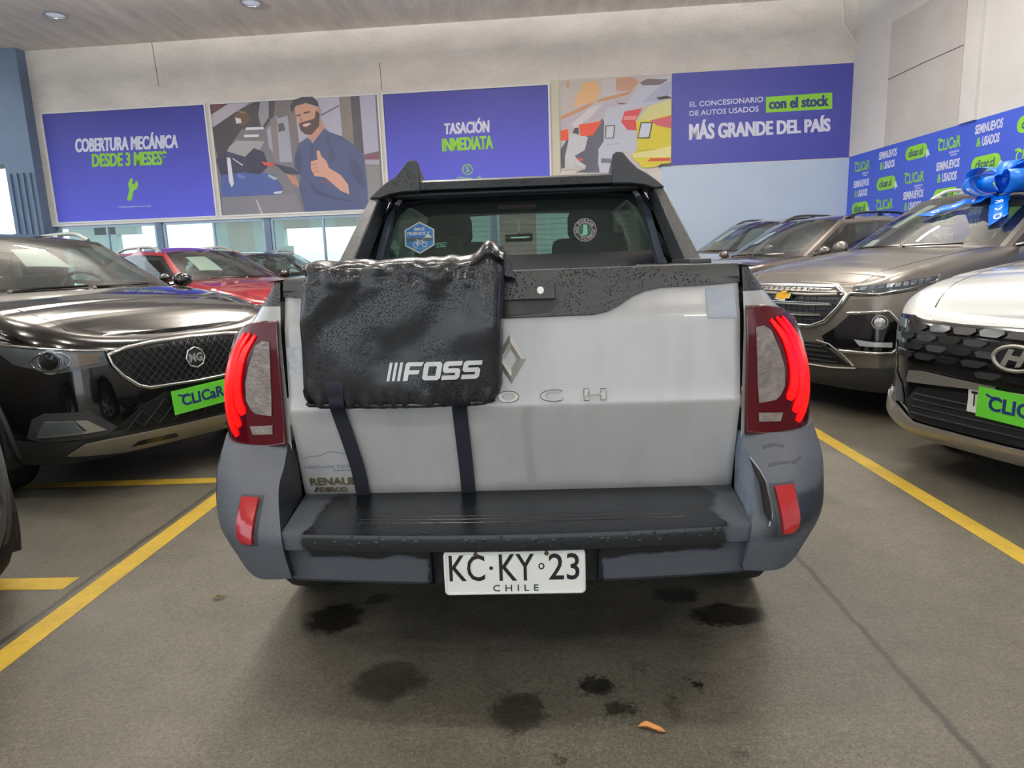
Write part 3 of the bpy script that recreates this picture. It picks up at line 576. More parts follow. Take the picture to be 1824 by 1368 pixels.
class Body:
    def __init__(s,L=4.3,W=.9,plan=None,fp=None,sp=None,rp=None,top=None,zb=.22,sh=.09,crown=.035):
        s.L,s.W,s.zb,s.sh,s.crown=L,W,zb,sh,crown
        plan=plan or [(0,0),(.30,.008),(.55,.05),(.72,.14),(.83,.30),(.885,.55),(W,.9)]
        plan=plan+[(W,L-1.2),(W-.015,L-.6),(W-.06,L-.22),(W-.16,L-.06),(W-.45,L-.01),(0,L)]
        c=catmull([(p[0],p[1],0) for p in [(-plan[1][0],plan[1][1])]+plan+[(-plan[-2][0],plan[-2][1])]],10); c=c[10:-10]
        s.tab=[0]; s.pts=c
        for a,b in zip(c,c[1:]): s.tab.append(s.tab[-1]+(b-a).length)
        s.S=s.tab[-1]
        s.fp=fp or [(.2,.12),(.32,.02),(.45,0),(.62,.005),(.8,.02),(.92,.05),(1.0,.10),(1.1,.16)]
        s.sp=sp or [(.2,.06),(.3,.02),(.5,.0),(.75,.012),(.9,.03),(1.05,.06),(1.2,.08)]
        s.rp=rp or [(.2,.08),(.35,0),(.7,.0),(1.0,.05),(1.2,.12)]
        s.top=top or [(0,.90),(.12,.955),(.5,1.02),(1.0,1.065),(1.5,1.07),(L-.6,1.12),(L,1.10)]
    def plan(s,a):
        a=max(0,min(s.S-1e-6,a)); lo,hi=0,len(s.tab)-1
        while hi-lo>1:
            m=(lo+hi)//2
            if s.tab[m]<=a: lo=m
            else: hi=m
        t=(a-s.tab[lo])/(s.tab[hi]-s.tab[lo]+1e-12); p=s.pts[lo].lerp(s.pts[hi],t)
        l2,h2=max(0,lo-2),min(len(s.pts)-1,hi+2); d=(s.pts[h2]-s.pts[l2]).normalized()
        if a<.02: d=V((1,0,0))
        return p,V((d.y,-d.x,0))
    def ztop(s,y): return sinterp(s.top,y)
    def surf(s,a,z):
        sg=1 if a>=0 else -1; p,n=s.plan(abs(a)); zt=s.ztop(p.y); z=min(z,zt)
        wf=max(0,-n.y)**1.5; wr=max(0,n.y)**1.5; ws=max(0,1-wf-wr)
        i=wf*sinterp(s.fp,z)+ws*sinterp(s.sp,z)+wr*sinterp(s.rp,z)
        h=zt-z; r=s.sh
        if h<r: i+=r*.9-math.sqrt(max(0,r*r-(r-h)**2))*.9
        q=p-n*i
        return V((q.x*sg,q.y,z))
    def S_(s): return lambda u,v: s.surf(u,v)
    def hood(s,x,y):
        lo,hi=0,s.S*.5
        for _ in range(24):
            m=(lo+hi)/2
            if s.surf(m,9).y<y: lo=m
            else: hi=m
        e=s.surf(lo,9); k=min(1,abs(x)/max(.05,e.x)); return V((x,y,e.z+s.cr(e.y)*(1-k**2.4)))
    def cr(s,y): return s.crown*min(1,max(0,y/.35))**.6
    def shell(s,root,paint_m,clad=None,clad_m=None,arches=((.86,.34,.40),),cut_cap=(1.25,3.9),rows=26,ds=.035):
        """lower body: side walls with wheel arches, bonnet cap; clad(s,z)->bool picks the unpainted lower band"""
        N=int(s.S/ds); A=[i*s.S/N for i in range(N+1)]
        V1={};v=[];f=[];fc=[]
        def rowz(a,k):
            p,_=s.plan(a); zt=s.ztop(p.y); t=k/rows; t=t if t<.75 else .75+.25*(1-(1-(t-.75)/.25)**1.8)
            return s.zb+(zt-s.zb)*t
        idx={}
        for sg in (1,-1):
            for i,a in enumerate(A):
                for k in range(rows+1):
                    if sg==-1 and (i==0 or i==N): idx[(sg,i,k)]=idx[(1,i,k)]; continue
                    p=s.surf(a,rowz(a,k)); idx[(sg,i,k)]=len(v); v.append(V((p.x*sg,p.y,p.z)))
            for i in range(N):
                for k in range(rows):
                    q=(idx[(sg,i,k)],idx[(sg,i+1,k)],idx[(sg,i+1,k+1)],idx[(sg,i,k+1)])
                    c=(v[q[0]]+v[q[2]])/2
                    if any((c.y-ay)**2+(c.z-az)**2<ar**2 and abs(c.x)>s.W*.8 for ay,az,ar in arches): continue
                    (fc if clad and clad((A[i]+A[i+1])/2,c.z,c.y) else f).append(q)
        # cap (bonnet / deck)
        M=14
        prev=None
        for i in range(N+1):
            e=v[idx[(1,i,rows)]]; row=[]
            for j in range(M+1):
                x=-1+2*j/M
                if j==0: row.append(idx[(-1,i,rows)])
                elif j==M: row.append(idx[(1,i,rows)])
                else: row.append(len(v)); v.append(V((e.x*x,e.y,e.z+s.cr(e.y)*(1-abs(x)**2.4))))
            if prev:
                for j in range(M):
                    if cut_cap[0]<e.y<cut_cap[1] and 0<j<M-1: continue
                    f.append((prev[j],prev[j+1],row[j+1],row[j]))
            prev=row
        o=obj('body_shell',v,f,paint_m,root,True,32)
        if fc: obj('lower_cladding',v,fc,clad_m,root,True,32); 
        for o2 in root.children:
            if o2.name.startswith('lower_cladding'): _loose(o2.data)
        _loose(o.data)
        # arch liners
        for ay,az,ar in arches:
            for sg in (1,-1):
                mb=MB(); n_=18; vv=[];ff=[]
                for k in range(n_+1):
                    a=-.12*PI+(1.24*PI)*k/n_; y=ay+ar*math.cos(a); z=max(s.zb-.02,az+ar*math.sin(a))
                    for xx in (s.W*.99,s.W*.6): vv.append((xx*sg,y,z))
                for k in range(n_): ff.append((2*k,2*k+1,2*k+3,2*k+2))
                vv+=[(s.W*.6*sg,ay+ar*math.cos(-.12*PI+1.24*PI*k/n_),max(s.zb-.02,az+ar*math.sin(-.12*PI+1.24*PI*k/n_))) for k in range(n_+1)]
                ff.append(tuple(range(2*n_+2,3*n_+3))); mb.add(vv,ff).build('wheel_liner',M_int,root,False)
                # arch moulding follows the flank
                vv=[];ff=[]
                for k in range(n_*2+1):
                    a=-.06*PI+1.12*PI*k/(n_*2)
                    for r_,o_ in ((ar-.035,-.02),(ar-.03,.012),(ar+.035,.014),(ar+.045,.0)):
                        y=ay+r_*math.cos(a); z=max(s.zb,az+r_*math.sin(a)); x=s.xat(y,z)
                        vv.append((sg*(x+o_),y,z))
                for k in range(n_*2):
                    for c_ in range(3): ff.append((4*k+c_,4*k+c_+1,4*k+c_+5,4*k+c_+4))
                obj('arch_moulding',vv,ff,clad_m or M_plast,root)
        return o
    def xat(s,y,z):
        lo,hi=0,s.S
        for _ in range(22):
            m=(lo+hi)/2
            if s.plan(m)[0].y<y: lo=m
            else: hi=m
        return s.surf(lo,z).x
def _loose(me):
    bm=bmesh.new(); bm.from_mesh(me); bmesh.ops.delete(bm,geom=[v for v in bm.verts if not v.link_faces],context='VERTS'); bm.to_mesh(me); bm.free()
    me.shade_smooth(); me.set_sharp_from_angle(angle=math.radians(32))
def grid(fn,us,vs):
    v=[fn(a,b) for a in us for b in vs]; n=len(vs); f=[(i*n+j,(i+1)*n+j,(i+1)*n+j+1,i*n+j+1) for i in range(len(us)-1) for j in range(n-1)]
    return v,f
def lsp(a,b,n): return [a+(b-a)*i/n for i in range(n+1)]
class House:
    """greenhouse: windscreen, roof, sides with windows, rear screen"""
    def __init__(s,W=.9,yc=1.08,sw=.2,wb=.72,zc=1.06,yr=1.95,wt=.56,zr=1.58,yrr=3.6,zrr=1.56,yd=4.05,zd=1.12,zbelt=1.07,bulge=.05):
        s.__dict__.update(locals()); W_=W
        s.belt=catmull([(wb,yc+sw,zc),(W-.10,yc+sw+.35,zbelt),(W-.085,2.5,zbelt+.02),(W-.10,3.3,zbelt+.05),(W-.17,yd,zd)],8)
        s.edge=catmull([(wt,yr+.06,zr-.03),(wt+.015,yr+.5,zr+.0),(wt+.01,2.9,zr+.0),(wt-.03,yrr,zrr)],10)
    def at(s,c,t): 
        x=t*(len(c)-1); i=min(len(c)-2,int(x)); return c[i].lerp(c[i+1],x-i)
    def ws(s,u,v):
        a=V((s.wb*u,s.yc+s.sw*u*u,s.zc)); b=V((s.wt*u,s.yr+.06*u*u,s.zr-.03*u*u)); p=a.lerp(b,v); k=4*v*(1-v)*(1-u*u)*s.bulge
        return p+V((0,-k*.6,k*.8))
    def side(s,sg): 
        def fn(a,b):
            p=s.at(s.belt,a).lerp(s.at(s.edge,a),b); k=4*b*(1-b)*min(1,a*6,(1-a)*6)*.03
            return V(((p.x+k)*sg,p.y,p.z))
        return fn
    def roof(s,u,t):
        e=s.at(s.edge,t); return V((e.x*u,e.y-.06*(1-u*u)*(1-t)+.05*(1-u*u)*t,e.z+(.03+.03*math.sin(PI*min(1,t*1.2)))*(1-abs(u)**2.2)))
    def rear(s,u,v):
        b=s.belt[-1]; e=s.edge[-1]; B=V((b.x*u,b.y+.06*(1-u*u),b.z)); T=V((e.x*u,e.y+.05*(1-u*u),e.z+.03*(1-abs(u)**2.2))); return B.lerp(T,v)
    def build(s,root,pm,wins=((.09,.40),(.46,.74),(.79,.93)),mirror_m=None,rails=True,rail_m=None,rail_h=.05,rear=True,rows=(1.25,2.1),sgm=None,ma=.10):
        U=lsp(-1,1,24); 
        # windscreen: frit band and glass
        v,f=grid(s.ws,[-1,-.955]+lsp(-.955,.955,18)[1:-1]+[.955,1],lsp(0,1,12)); n=13
        G=[];B=[];P=[]
        nu=len(v)//n
        for i in range(nu-1):
            for j in range(12):
                q=(i*n+j,(i+1)*n+j,(i+1)*n+j+1,i*n+j+1)
                if i==0 or i==nu-2: P.append(q)
                elif i in (1,nu-3) or j==0 or j==11: B.append(q)
                else: G.append(q)
        nh=len(P)//2
        for nm,fs,m_ in (('pillar_panel',P[:nh],pm),('pillar_panel',P[nh:],pm),('windscreen_border',B,M_blk),('windscreen',G,M_ws)):
            o=obj(nm,v,fs,m_,root); _loose(o.data)
        v,f=grid(s.roof,U,lsp(0,1,16)); obj('roof',v,f,pm,root)
        v=[q-V((0,0,.035)) for q in v]; obj('headliner',v,f,M_int,root)
        for sg in (1,-1):
            fn=s.side(sg); A=sorted(set([round(x,3) for x in lsp(0,1,50)]+[w_ for q in wins for w_ in q])); Bv=[0,.04,.10,.25,.4,.55,.7,.85,.90,1]
            v,_=grid(fn,A,Bv); n=len(Bv); P=[];B=[];G=[]
            for i in range(len(A)-1):
                c=(A[i]+A[i+1])/2
                for j in range(n-1):
                    b=(Bv[j]+Bv[j+1])/2; q=(i*n+j,(i+1)*n+j,(i+1)*n+j+1,i*n+j+1)
                    win=any(w0<c<w1 for w0,w1 in wins) and .10<b<.87
                    if win and c<.16: win=b<.10+(c-wins[0][0])/.07*.8
                    if win and c>wins[-1][1]-.05: win=b<.87-(c-(wins[-1][1]-.05))/.05*.5
                    if win: G.append(q)
                    elif wins[0][0]-.02<c<wins[-1][1]+.01 and .04<b<.9: B.append(q)
                    else: P.append(q)
            for nm,fs,m_ in (('side_panel',P,pm),('window_trim',B,M_blk),('side_window',G,sgm or M_sg)):
                if fs: o=obj(nm,v,fs,m_,root); _loose(o.data)
        v,f=grid(s.rear,U,lsp(0,1,8)); n=9; P=[];G=[]
        for q in f:
            i,j=divmod(q[0],n); (G if 2<=i<22 and 1<=j<7 else P).append(q)
        for nm,fs,m_ in ((('tail_panel',P,pm),('rear_window',G,M_sg)) if rear else ()): o=obj(nm,v,fs,m_,root); _loose(o.data)
        if rails:
            for sg in (1,-1):
                pts=[s.at(s.edge,t) for t in lsp(.10,.93,14)]; N=len(pts)
                pts=[V(((p.x-.03)*sg,p.y,p.z+.012+rail_h*min(1,6*min(k/(N-1),1-k/(N-1))))) for k,p in enumerate(pts)]
                mb=MB().tube(pts,.016,8)
                for k in (1,N//2,N-2): mb.box(pts[k]-V((0,0,rail_h*.5)),(.03,.08,rail_h))
                mb.build('roof_rail',rail_m or M_satin,root)
        for sg in (1,-1):
            p=s.side(sg)(ma,.0); c=p+V((sg*.13,.02,.055))
            bm=bmesh.new(); bmesh.ops.create_icosphere(bm,subdivisions=3,radius=1)
            for q in bm.verts:
                x,y,z=q.co; q.co=V((c.x+x*.095*(1 if x*sg>0 else .8),c.y+(y*.065 if y<0 else y*.03),c.z+z*.065*(1-.15*abs(x))))
            mo=bmobj('door_mirror',bm,mirror_m or pm,root); MB().tube([p+V((0,0,.02)),c-V((sg*.05,0,.02))],.018,8).build('mirror_stalk',M_blk,mo)
        # wipers
        for (u0,u1) in ((-.62,.0),(.05,.66)):
            pts=[s.ws(u,.035+.02*abs(u-u0))+V((0,-.012,.014)) for u in lsp(u0,u1,8)]
            MB().tube(pts,.008,6).tube([pts[0],s.ws(u0+.02,-.02)],.012,6).build('wiper',M_blk,root)
        s.interior(root,rows)
    def interior(s,root,rows):
        W=s.W; tub=MB(); y0=s.yc+.22; y1=s.yd-.05; z=.55
        tub.add([(-W+.16,y0,z),(W-.16,y0,z),(W-.16,y1,z),(-W+.16,y1,z),(-W+.14,y0,s.zbelt-.02),(W-.14,y0,s.zbelt-.02),(W-.17,y1,s.zbelt),(-W+.17,y1,s.zbelt)],[(0,1,2,3),(0,3,7,4),(1,2,6,5),(0,1,5,4),(2,3,7,6)]); tub.build('cabin_tub',M_int,root,False)
        d=MB().prism([(s.yc+.06,s.zc-.03),(s.yc+.30,s.zc+.0),(s.yc+.62,s.zc-.02),(s.yc+.68,s.zc-.09),(s.yc+.62,.6),(s.yc+.2,.6)],lambda a,b:V((-s.wb+.07,a,b)),lambda a,b:V((s.wb-.07,a,b))); d.build('dashboard',M_int,root)
        sx_=.36
        for y_,xs in [(s.yc+r_,(-sx_,sx_)) for r_ in rows]:
            for x in xs:
                st=seat(x,y_,root)
        R_=MB(); cx,cy,cz=.36,s.yc+.80,s.zc-.03; ring=[(cx+.185*math.cos(a),cy+.185*math.sin(a)*.35,cz+.185*math.sin(a)*.94) for a in lsp(0,2*PI,24)[:-1]]
        R_.tube(ring,.014,6,close=True).tube([(cx-.18,cy,cz),(cx,cy-.03,cz-.01),(cx+.18,cy,cz)],.018,6).tube([(cx,cy-.03,cz),(cx,cy-.2,cz-.12)],.03,8); R_.build('steering_wheel',M_blk,root)
def seat(x,y,root,w_=.48):
    m=MB().box((x,y-.05,.72),(w_,.5,.16),bev=.05); R_=Matrix.Rotation(math.radians(-12),4,'X')
    m.box((x,y+.22,1.0),(w_,.13,.56),R_,.06); m.box((x,y+.31,1.37),(.26,.10,.17),R_,.04)
    for k in (-.06,.06): m.tube([(x+k,y+.27,1.2),(x+k,y+.31,1.36)],.007,6)
    return m.build('seat',M_seat,root)
def wheel(root,x,y,R_=.335,w_=.215,rim=M_rim,spokes=5):
    sg=1 if x>0 else -1; t=MB(); h=w_/2
    t.lathe([(R_*.62,-h*.9),(R_*.72,-h),(R_*.92,-h),(R_*.985,-h*.75),(R_,-h*.4),(R_,h*.4),(R_*.985,h*.75),(R_*.92,h),(R_*.72,h),(R_*.62,h*.9)],(x,y,R_),'x',48)
    to=t.build('tyre',M_tyre,root)
    m=MB(); f=lambda q: q*sg
    m.lathe([(R_*.64,f(h*.88)),(R_*.66,f(h*.95)),(R_*.60,f(h*.86)),(R_*.58,f(h*.3)),(R_*.56,f(-h*.8))],(x,y,R_),'x',48)
    m.lathe([(.0005,f(h*.72)),(.055,f(h*.70)),(.07,f(h*.5)),(.07,f(h*.2))],(x,y,R_),'x',24)
    for k in range(spokes):
        for d in (-.16,.16):
            a=2*PI*k/spokes; c,s_=math.cos(a+d*.5),math.sin(a+d*.5); c2,s2=math.cos(a+d),math.sin(a+d)
            m.tube([(x+f(h*.62),y+.05*c,R_+.05*s_),(x+f(h*.80),y+R_*.62*c2,R_+R_*.62*s2)],[.022,.014],6)
    m.build('rim',rim,to)
    MB().lathe([(.0005,f(h*.12)),(R_*.5,f(h*.12)),(R_*.5,f(h*.02))],(x,y,R_),'x',32).build('brake_disc',mat('brake_steel',(70,72,74),.4,.7),to)
def clicar_plate(root,body,cx,cz,w_=.40,h_=.15,tilt=0,off=.02,side=1):
    c=body.surf(cx,cz)+V((0,-off,0)); n=nrm(body.S_(),cx,cz,1); 
    ex=V((1,0,0)); ex=(ex-n*ex.dot(n)).normalized(); ey=n.cross(ex); ey=ey if ey.z>0 else -ey
    ex,ey=ex*math.cos(tilt)+ey*math.sin(tilt),ey*math.cos(tilt)-ex*math.sin(tilt)
    fn=lambda u,v: c+ex*u+ey*v; out=-1 if ex.cross(ey).y>0 else 1
    g=drape('green_card',[(-w_/2,-h_/2),(w_/2,-h_/2),(w_/2,h_/2),(-w_/2,h_/2)],fn,M_cgreen,root,0,.004,10,sg=out,smooth=False)
    g['label']='green card with navy lettering over the number plate'
    text('lettering','CLICaR',(-w_*.36,-h_*.22,w_*.36,h_*.26),fn,M_cnavy,g,.004,.0015,.03,sg=out)
    bead('letter_hook',[(-w_*.40,h_*.30),(-w_*.34,h_*.22),(-w_*.24,h_*.24)],.012,fn,M_cnavy,g,h=.0015,off=.004,sg=out)
def paper(root,house,quad,label,near):
    """a price sheet inside the windscreen"""
    o=drape('price_sheet',quad,house.ws,M_paper,None,-.03,.001,.2,sg=-1 if nrm(house.ws,0,.5).y>0 else 1,smooth=False)
    bpy.context.view_layer.update(); o.data.transform(root.matrix_world); tag(o,label,'price sheet'); return o
# ================================================================ THE PARKED CARS
def mir(L): return [(-a,b) for a,b in reversed(L)]
def sym(half):   # half outline from the left-of-centre top round to bottom, mirrored
    return half+[(-a,b) for a,b in reversed(half) if abs(a)>1e-6]
def disc(name,body,cx,cz,r,m,parent,off=.01,th=.006,n=20,dome=0):
    return drape(name,[(cx+r*math.cos(2*PI*i/n),cz+r*math.sin(2*PI*i/n)) for i in range(n)],body.S_(),m,parent,off,th,.05,dome=dome)
def ringb(name,body,cx,cz,r,w_,m,parent,off=.01,h=.01,n=24,rz=None):
    rz=rz or r
    return bead(name,[(cx+r*math.cos(2*PI*i/n),cz+rz*math.sin(2*PI*i/n)) for i in range(n)],w_,body.S_(),m,parent,h,off,closed=True)
def seams(body,house,root,x0=.56,x1=.72,y0=.12,zf=None):
    H=lambda u,v: body.hood(u,v)
    for sg in (1,-1): bead('bonnet_seam',[(sg*x0,y0),(sg*(x0+x1)/2,y0+.35),(sg*x1,house.yc+house.sw-.02)],.007,H,M_blk,root,h=.0015,off=.0005,sg=-1 if nrm(H,0,.5).z<0 else 1,sub=6)
def inpoly(p,poly):
    c=False;n=len(poly)
    for i in range(n):
        a,b=poly[i],poly[(i+1)%n]
        if (a[1]>p[1])!=(b[1]>p[1]) and p[0]<(b[0]-a[0])*(p[1]-a[1])/(b[1]-a[1])+a[0]: c=not c
    return c
def mesh_grille(name,body,poly,parent,dx=.058,dz=.036,m=M_satin,off=.008,w_=.006,wave=True):
    """woven diamond lattice clipped to the opening"""
    mb=MB(); xs=[p[0] for p in poly]; zs=[p[1] for p in poly]; r=0; z=min(zs)
    while z<max(zs):
        run=[]; k=0; x=min(xs)
        while x<max(xs)+dx:
            p=(x,z+(.5*dz if (k+r)%2 else -.5*dz)*(1 if wave else 0))
            if inpoly(p,poly): run.append(p)
            else:
                if len(run)>1: bead('',run,w_,body.S_(),None,h=.006,off=off,collect=mb)
                run=[]
            x+=dx/2; k+=1
        if len(run)>1: bead('',run,w_,body.S_(),None,h=.006,off=off,collect=mb)
        z+=dz; r+=1
    return mb.build(name,m,parent)
M_lattice=mat('lattice_grey',(70,72,76),.3,.6)
def base_car(pose,name,label,body,house,pm,clad=None,clad_m=M_plast,wy=(.86,None),wr=.34,rail=True,rail_m=None,mirror_m=None,wheels=True,rail_h=.05,ma=.10):
    x,y,th=pose; root=thing(name,label,'car',(x,y,0),math.radians(th)); root.empty_display_size=.3
    wy=(wy[0],wy[1] or body.L-.82)
    body.shell(root,pm,clad,clad_m,[(a,wr,wr+.055) for a in wy],(house.yc+.3,house.yd-.1))
    house.build(root,pm,rails=rail,rail_m=rail_m,mirror_m=mirror_m,rail_h=rail_h,ma=ma); seams(body,house,root)
    for a in wy:
        for sg in (1,-1): wheel(root,sg*(body.W-.115),a,wr)
    fl_=MB().box((0,body.L/2,.30),(body.W*1.2,body.L*.82,.10),bev=.02); fl_.build('underbody',M_int,root)
    bpy.context.view_layer.update(); return root
def plate(root,body,cx,cz,txt='',w_=.36,h_=.13):
    return drape('number_plate',[(cx-w_/2,cz-h_/2),(cx+w_/2,cz-h_/2),(cx+w_/2,cz+h_/2),(cx-w_/2,cz+h_/2)],body.S_(),M_plate,root,.012,.004,.1)
# ---------------------------------------------------------------- black suv on the left
MGB=Body(L=4.3,W=.905,top=[(0,.905),(.12,.965),(.5,1.05),(.9,1.115),(1.3,1.15),(3.6,1.16),(4.3,1.12)])
MGH=House(W=.905,yc=1.14,sw=.22,wb=.73,zc=1.15,yr=2.0,wt=.56,zr=1.56,zrr=1.54,yd=4.1,zd=1.17,zbelt=1.15)
def mg_front(root,body,full=True):
    S=body.S_(); G=sym([(0,.862),(-.25,.856),(-.40,.842),(-.49,.818),(-.475,.755),(-.43,.690),(-.36,.625),(-.30,.602),(0,.595)])
    g=drape('grille',G,S,M_mesh,root,-.004,.006,.06); mesh_grille('grille_lattice',body,G,g,dx=.046,dz=.025,w_=.005,m=M_lattice); bead('grille_surround',G,.024,S,M_chr,root,.018,.0,closed=True)
    b=disc('badge',body,0,.738,.062,M_blk,root,.012,.006,8); ringb('badge_ring',body,0,.738,.062,.012,M_chr,b,.014,.010,8)
    text('badge_letters','MG',(-.043,.712,.043,.766),S,M_chr,b,.018,.004,.04)
    for q in (-1,1):
        P=[(-.51,.835),(-.50,.765),(-.73,.742),(-.98,.800),(-1.16,.90),(-.95,.885),(-.74,.862)]; P=[(a*-q,b_) for a,b_ in P]
        l=drape('headlamp',P,S,mat('lamp_housing',(132,134,138),.4,.1),root,.004,.006,.018)
        for cx,r in ((-.77,.042),): 
            cx*=-q; disc('lamp_bowl',body,cx,.805,.066,M_refl,l,.011,.003); disc('projector',body,cx,.805,r,M_blk,l,.015,.006,20,dome=.008); ringb('projector_ring',body,cx,.805,.052,.012,M_chr,l,.014,.010); ringb('lamp_halo',body,cx,.805,.098,.016,M_chr,l,.010,.008,rz=.050)
        drape('indicator',[(a*-q,b_) for a,b_ in [(-.54,.83),(-.54,.78),(-.68,.768),(-.68,.842)]],S,mat('lamp_amberish',(176,150,128),.3,.1),l,.011,.004,.018)
        drape('lamp_glass',P,S,M_lens,l,.030,.002,.018)
        bead('lamp_brow',[(a*-q,b_) for a,b_ in [(-.49,.84),(-.60,.852),(-.74,.872),(-.95,.895),(-1.16,.908)]],.014,S,M_chr,root,.014,.004)
        F_=[(a*-q,b_) for a,b_ in [(-.95,.395),(-.90,.50),(-.84,.528),(-.62,.520),(-.50,.41),(-.56,.375),(-.86,.372)]]
        drape('fog_bezel',F_,S,M_plast,root,.002,.014,.06)
        f=drape('fog_lamp',[(a*-q,b_) for a,b_ in [(-.88,.415),(-.83,.487),(-.70,.480),(-.66,.410)]],S,M_refl,root,.018,.006,.03); drape('lamp_glass',[(a*-q,b_) for a,b_ in [(-.88,.415),(-.83,.487),(-.70,.480),(-.66,.410)]],S,M_lens,f,.026,.002)
        drape('fog_trim',[(a*-q,b_) for a,b_ in [(-.69,.478),(-.64,.475),(-.555,.405),(-.88,.400),(-.88,.410),(-.645,.415)]],S,M_satin,root,.016,.008,.05)
    I=sym([(0,.565),(-.22,.56),(-.36,.50),(-.50,.405),(-.44,.368),(0,.362)])
    g=drape('lower_grille',I,S,M_mesh,root,.0,.006,.06); mesh_grille('grille_lattice',body,I,g,dx=.09,dz=.045,m=M_lattice)
    k=drape('skid_plate',sym([(0,.352),(-.55,.352),(-.66,.345),(-.76,.290),(-.45,.262),(0,.258)]),S,mat('champagne_plastic',(140,136,122),.4,.4),root,.014,.014,.03)
    for q in (-1,1): drape('skid_slot',[(q*.18,.315),(q*.40,.315),(q*.44,.290),(q*.16,.288)],S,M_blk,k,.027,.002)
def body_m(root):
    return [c for c in root.children if c.name.startswith('body_shell')][0].data.materials[0]
P_black=paint('black_paint',(10,10,11),.10)
mg=base_car((-2.047,4.0,59.8),'suv','black suv with a round badge on a lattice grille, left of the white pickup',MGB,MGH,P_black,lambda s,z,y: z<.375,rail_m=M_satin)
mg_front(mg,MGB)
clicar_plate(mg,MGB,.0,.50,.40,.145,tilt=.05,off=.035)
paper(mg,MGH,[(-.33,.44),(.08,.40),(.05,.76),(-.30,.78)],'white price sheet behind the windscreen of the black suv',mg)
# ---------------------------------------------------------------- red and dark blue suvs behind it
P_red=paint('red_paint',(150,14,32),.16); P_blue=paint('dark_blue_paint',(30,40,66),.2)
r1=base_car((-2.822,8.233,57.5),'suv','red suv parked behind the black suv',MGB,MGH,P_red,lambda s,z,y: z<.375,rail_m=M_satin,mirror_m=P_black); mg_front(r1,MGB)
paper(r1,MGH,[(-.62,.35),(-.22,.30),(-.22,.80),(-.62,.84)],'white price sheet behind the windscreen of the red suv',r1)
b1=base_car((-3.0,11.0,55),'suv','dark blue suv by the windows, only its roof and glass showing',MGB,MGH,P_blue,lambda s,z,y: z<.375,rail_m=M_satin); mg_front(b1,MGB)
GB=Body(L=3.9,W=.88,top=[(0,.90),(.12,.955),(.5,1.02),(1.0,1.08),(1.5,1.10),(3.9,1.12)]); GH=House(W=.88,zc=1.1,zr=1.55,yrr=3.2,yd=3.7,zbelt=1.1)
def plain_front(root,body,z=.78,m=M_mesh,drl=True):
    S=body.S_(); G=sym([(0,z+.09),(-.45,z+.07),(-.50,z+.0),(-.40,z-.09),(0,z-.10)]); g=drape('grille',G,S,m,root,0,.006,.06); bead('grille_surround',G,.02,S,M_chr,root,.014,0,closed=True)
    for k in range(3): bead('grille_bar',[(-.43,z+.045-.045*k),(.43,z+.045-.045*k)],.012,S,M_satin,g,.012,.006)
    for q in (-1,1):
        P=[(q*.54,z+.06),(q*.54,z-.02),(q*.85,z-.01),(q*1.08,z+.10),(q*.85,z+.09)]; l=drape('headlamp',P,S,M_refl,root,.001,.006,.05); drape('lamp_glass',P,S,M_lens,l,.012,.002,.06)
        ringb('projector_ring',body,q*.74,z+.035,.045,.012,M_chr,l,.008,.014)
        f=disc('fog_lamp',body,q*.74,.47,.052,M_blk,root,.012,.006,20); ringb('fog_ring',body,q*.74,.47,.06,.016,M_plast,f,.006,.02)
    drape('lower_grille',sym([(0,.50),(-.50,.48),(-.55,.36),(0,.35)]),S,M_mesh,root,0,.006,.06)
P_grey=paint('warm_grey_paint',(92,90,86),.2,.3)
lf=base_car((-2.14,1.46,58),'hatchback','grey car cut by the left edge of the photo, only its dark bumper corner showing',GB,GH,P_grey,lambda s,z,y: z<.56,wy=(.74,None),rail=False); plain_front(lf,GB)
# ---------------------------------------------------------------- grey suv on the right
BX=[(0,0),(.30,.006),(.58,.035),(.76,.11),(.86,.24),(.905,.48),(.92,.9)]
CHB=Body(L=4.65,W=.92,plan=BX,top=[(0,1.0),(.12,1.045),(.5,1.12),(1.0,1.2),(1.4,1.24),(4.0,1.25),(4.65,1.2)],fp=[(.2,.14),(.32,.04),(.45,.0),(.7,.0),(.9,.02),(1.0,.05),(1.1,.12),(1.2,.18)])
CHH=House(W=.92,yc=1.2,zc=1.235,wb=.75,yr=2.1,wt=.59,zr=1.72,yrr=3.95,zrr=1.70,yd=4.35,zd=1.26,zbelt=1.22)
P_gun=paint('taupe_grey_paint',(118,113,106),.32,.55,coat=.6)
ch=base_car((2.08,5.45,-68),'suv','taupe grey suv with gold badge, barred grille and blue bow, behind the white car',CHB,CHH,P_gun,lambda s,z,y: z<.40,rail_m=M_white,rail_h=.07)
S=CHB.S_()
G=sym([(0,.988),(-.46,.982),(-.575,.93),(-.52,.84),(-.42,.735),(-.30,.690),(0,.682)])
g=drape('grille',G,S,M_mesh,ch,-.004,.006,.06); bead('grille_surround',G,.034,S,M_chr,ch,.026,.0,closed=True)
for z,e in ((.925,.50),(.850,.46),(.770,.38)): bead('grille_bar',[(-e,z+.008),(-e*.5,z),(e*.5,z),(e,z+.008)],.024,S,M_satin,g,.022,.004); bead('grille_bar',[(-e,z+.014),(e,z+.014)],.008,S,M_chr,g,.03,.004)
for z,e in ((.888,.48),(.812,.42),(.735,.34)): bead('grille_slat',[(-e,z),(e,z)],.008,S,M_lattice,g,.010,.003)
for k in range(-7,8): bead('grille_rib',[(k*.062,.70),(k*.062,.97)],.006,S,M_lattice,g,.006,.003) if abs(k*.062)<.36 else None
bt=[(-.085,.878),(-.075,.922),(-.032,.922),(-.030,.938),(.030,.938),(.032,.922),(.085,.922),(.075,.888),(.032,.888),(.030,.872),(-.030,.872),(-.032,.878)]
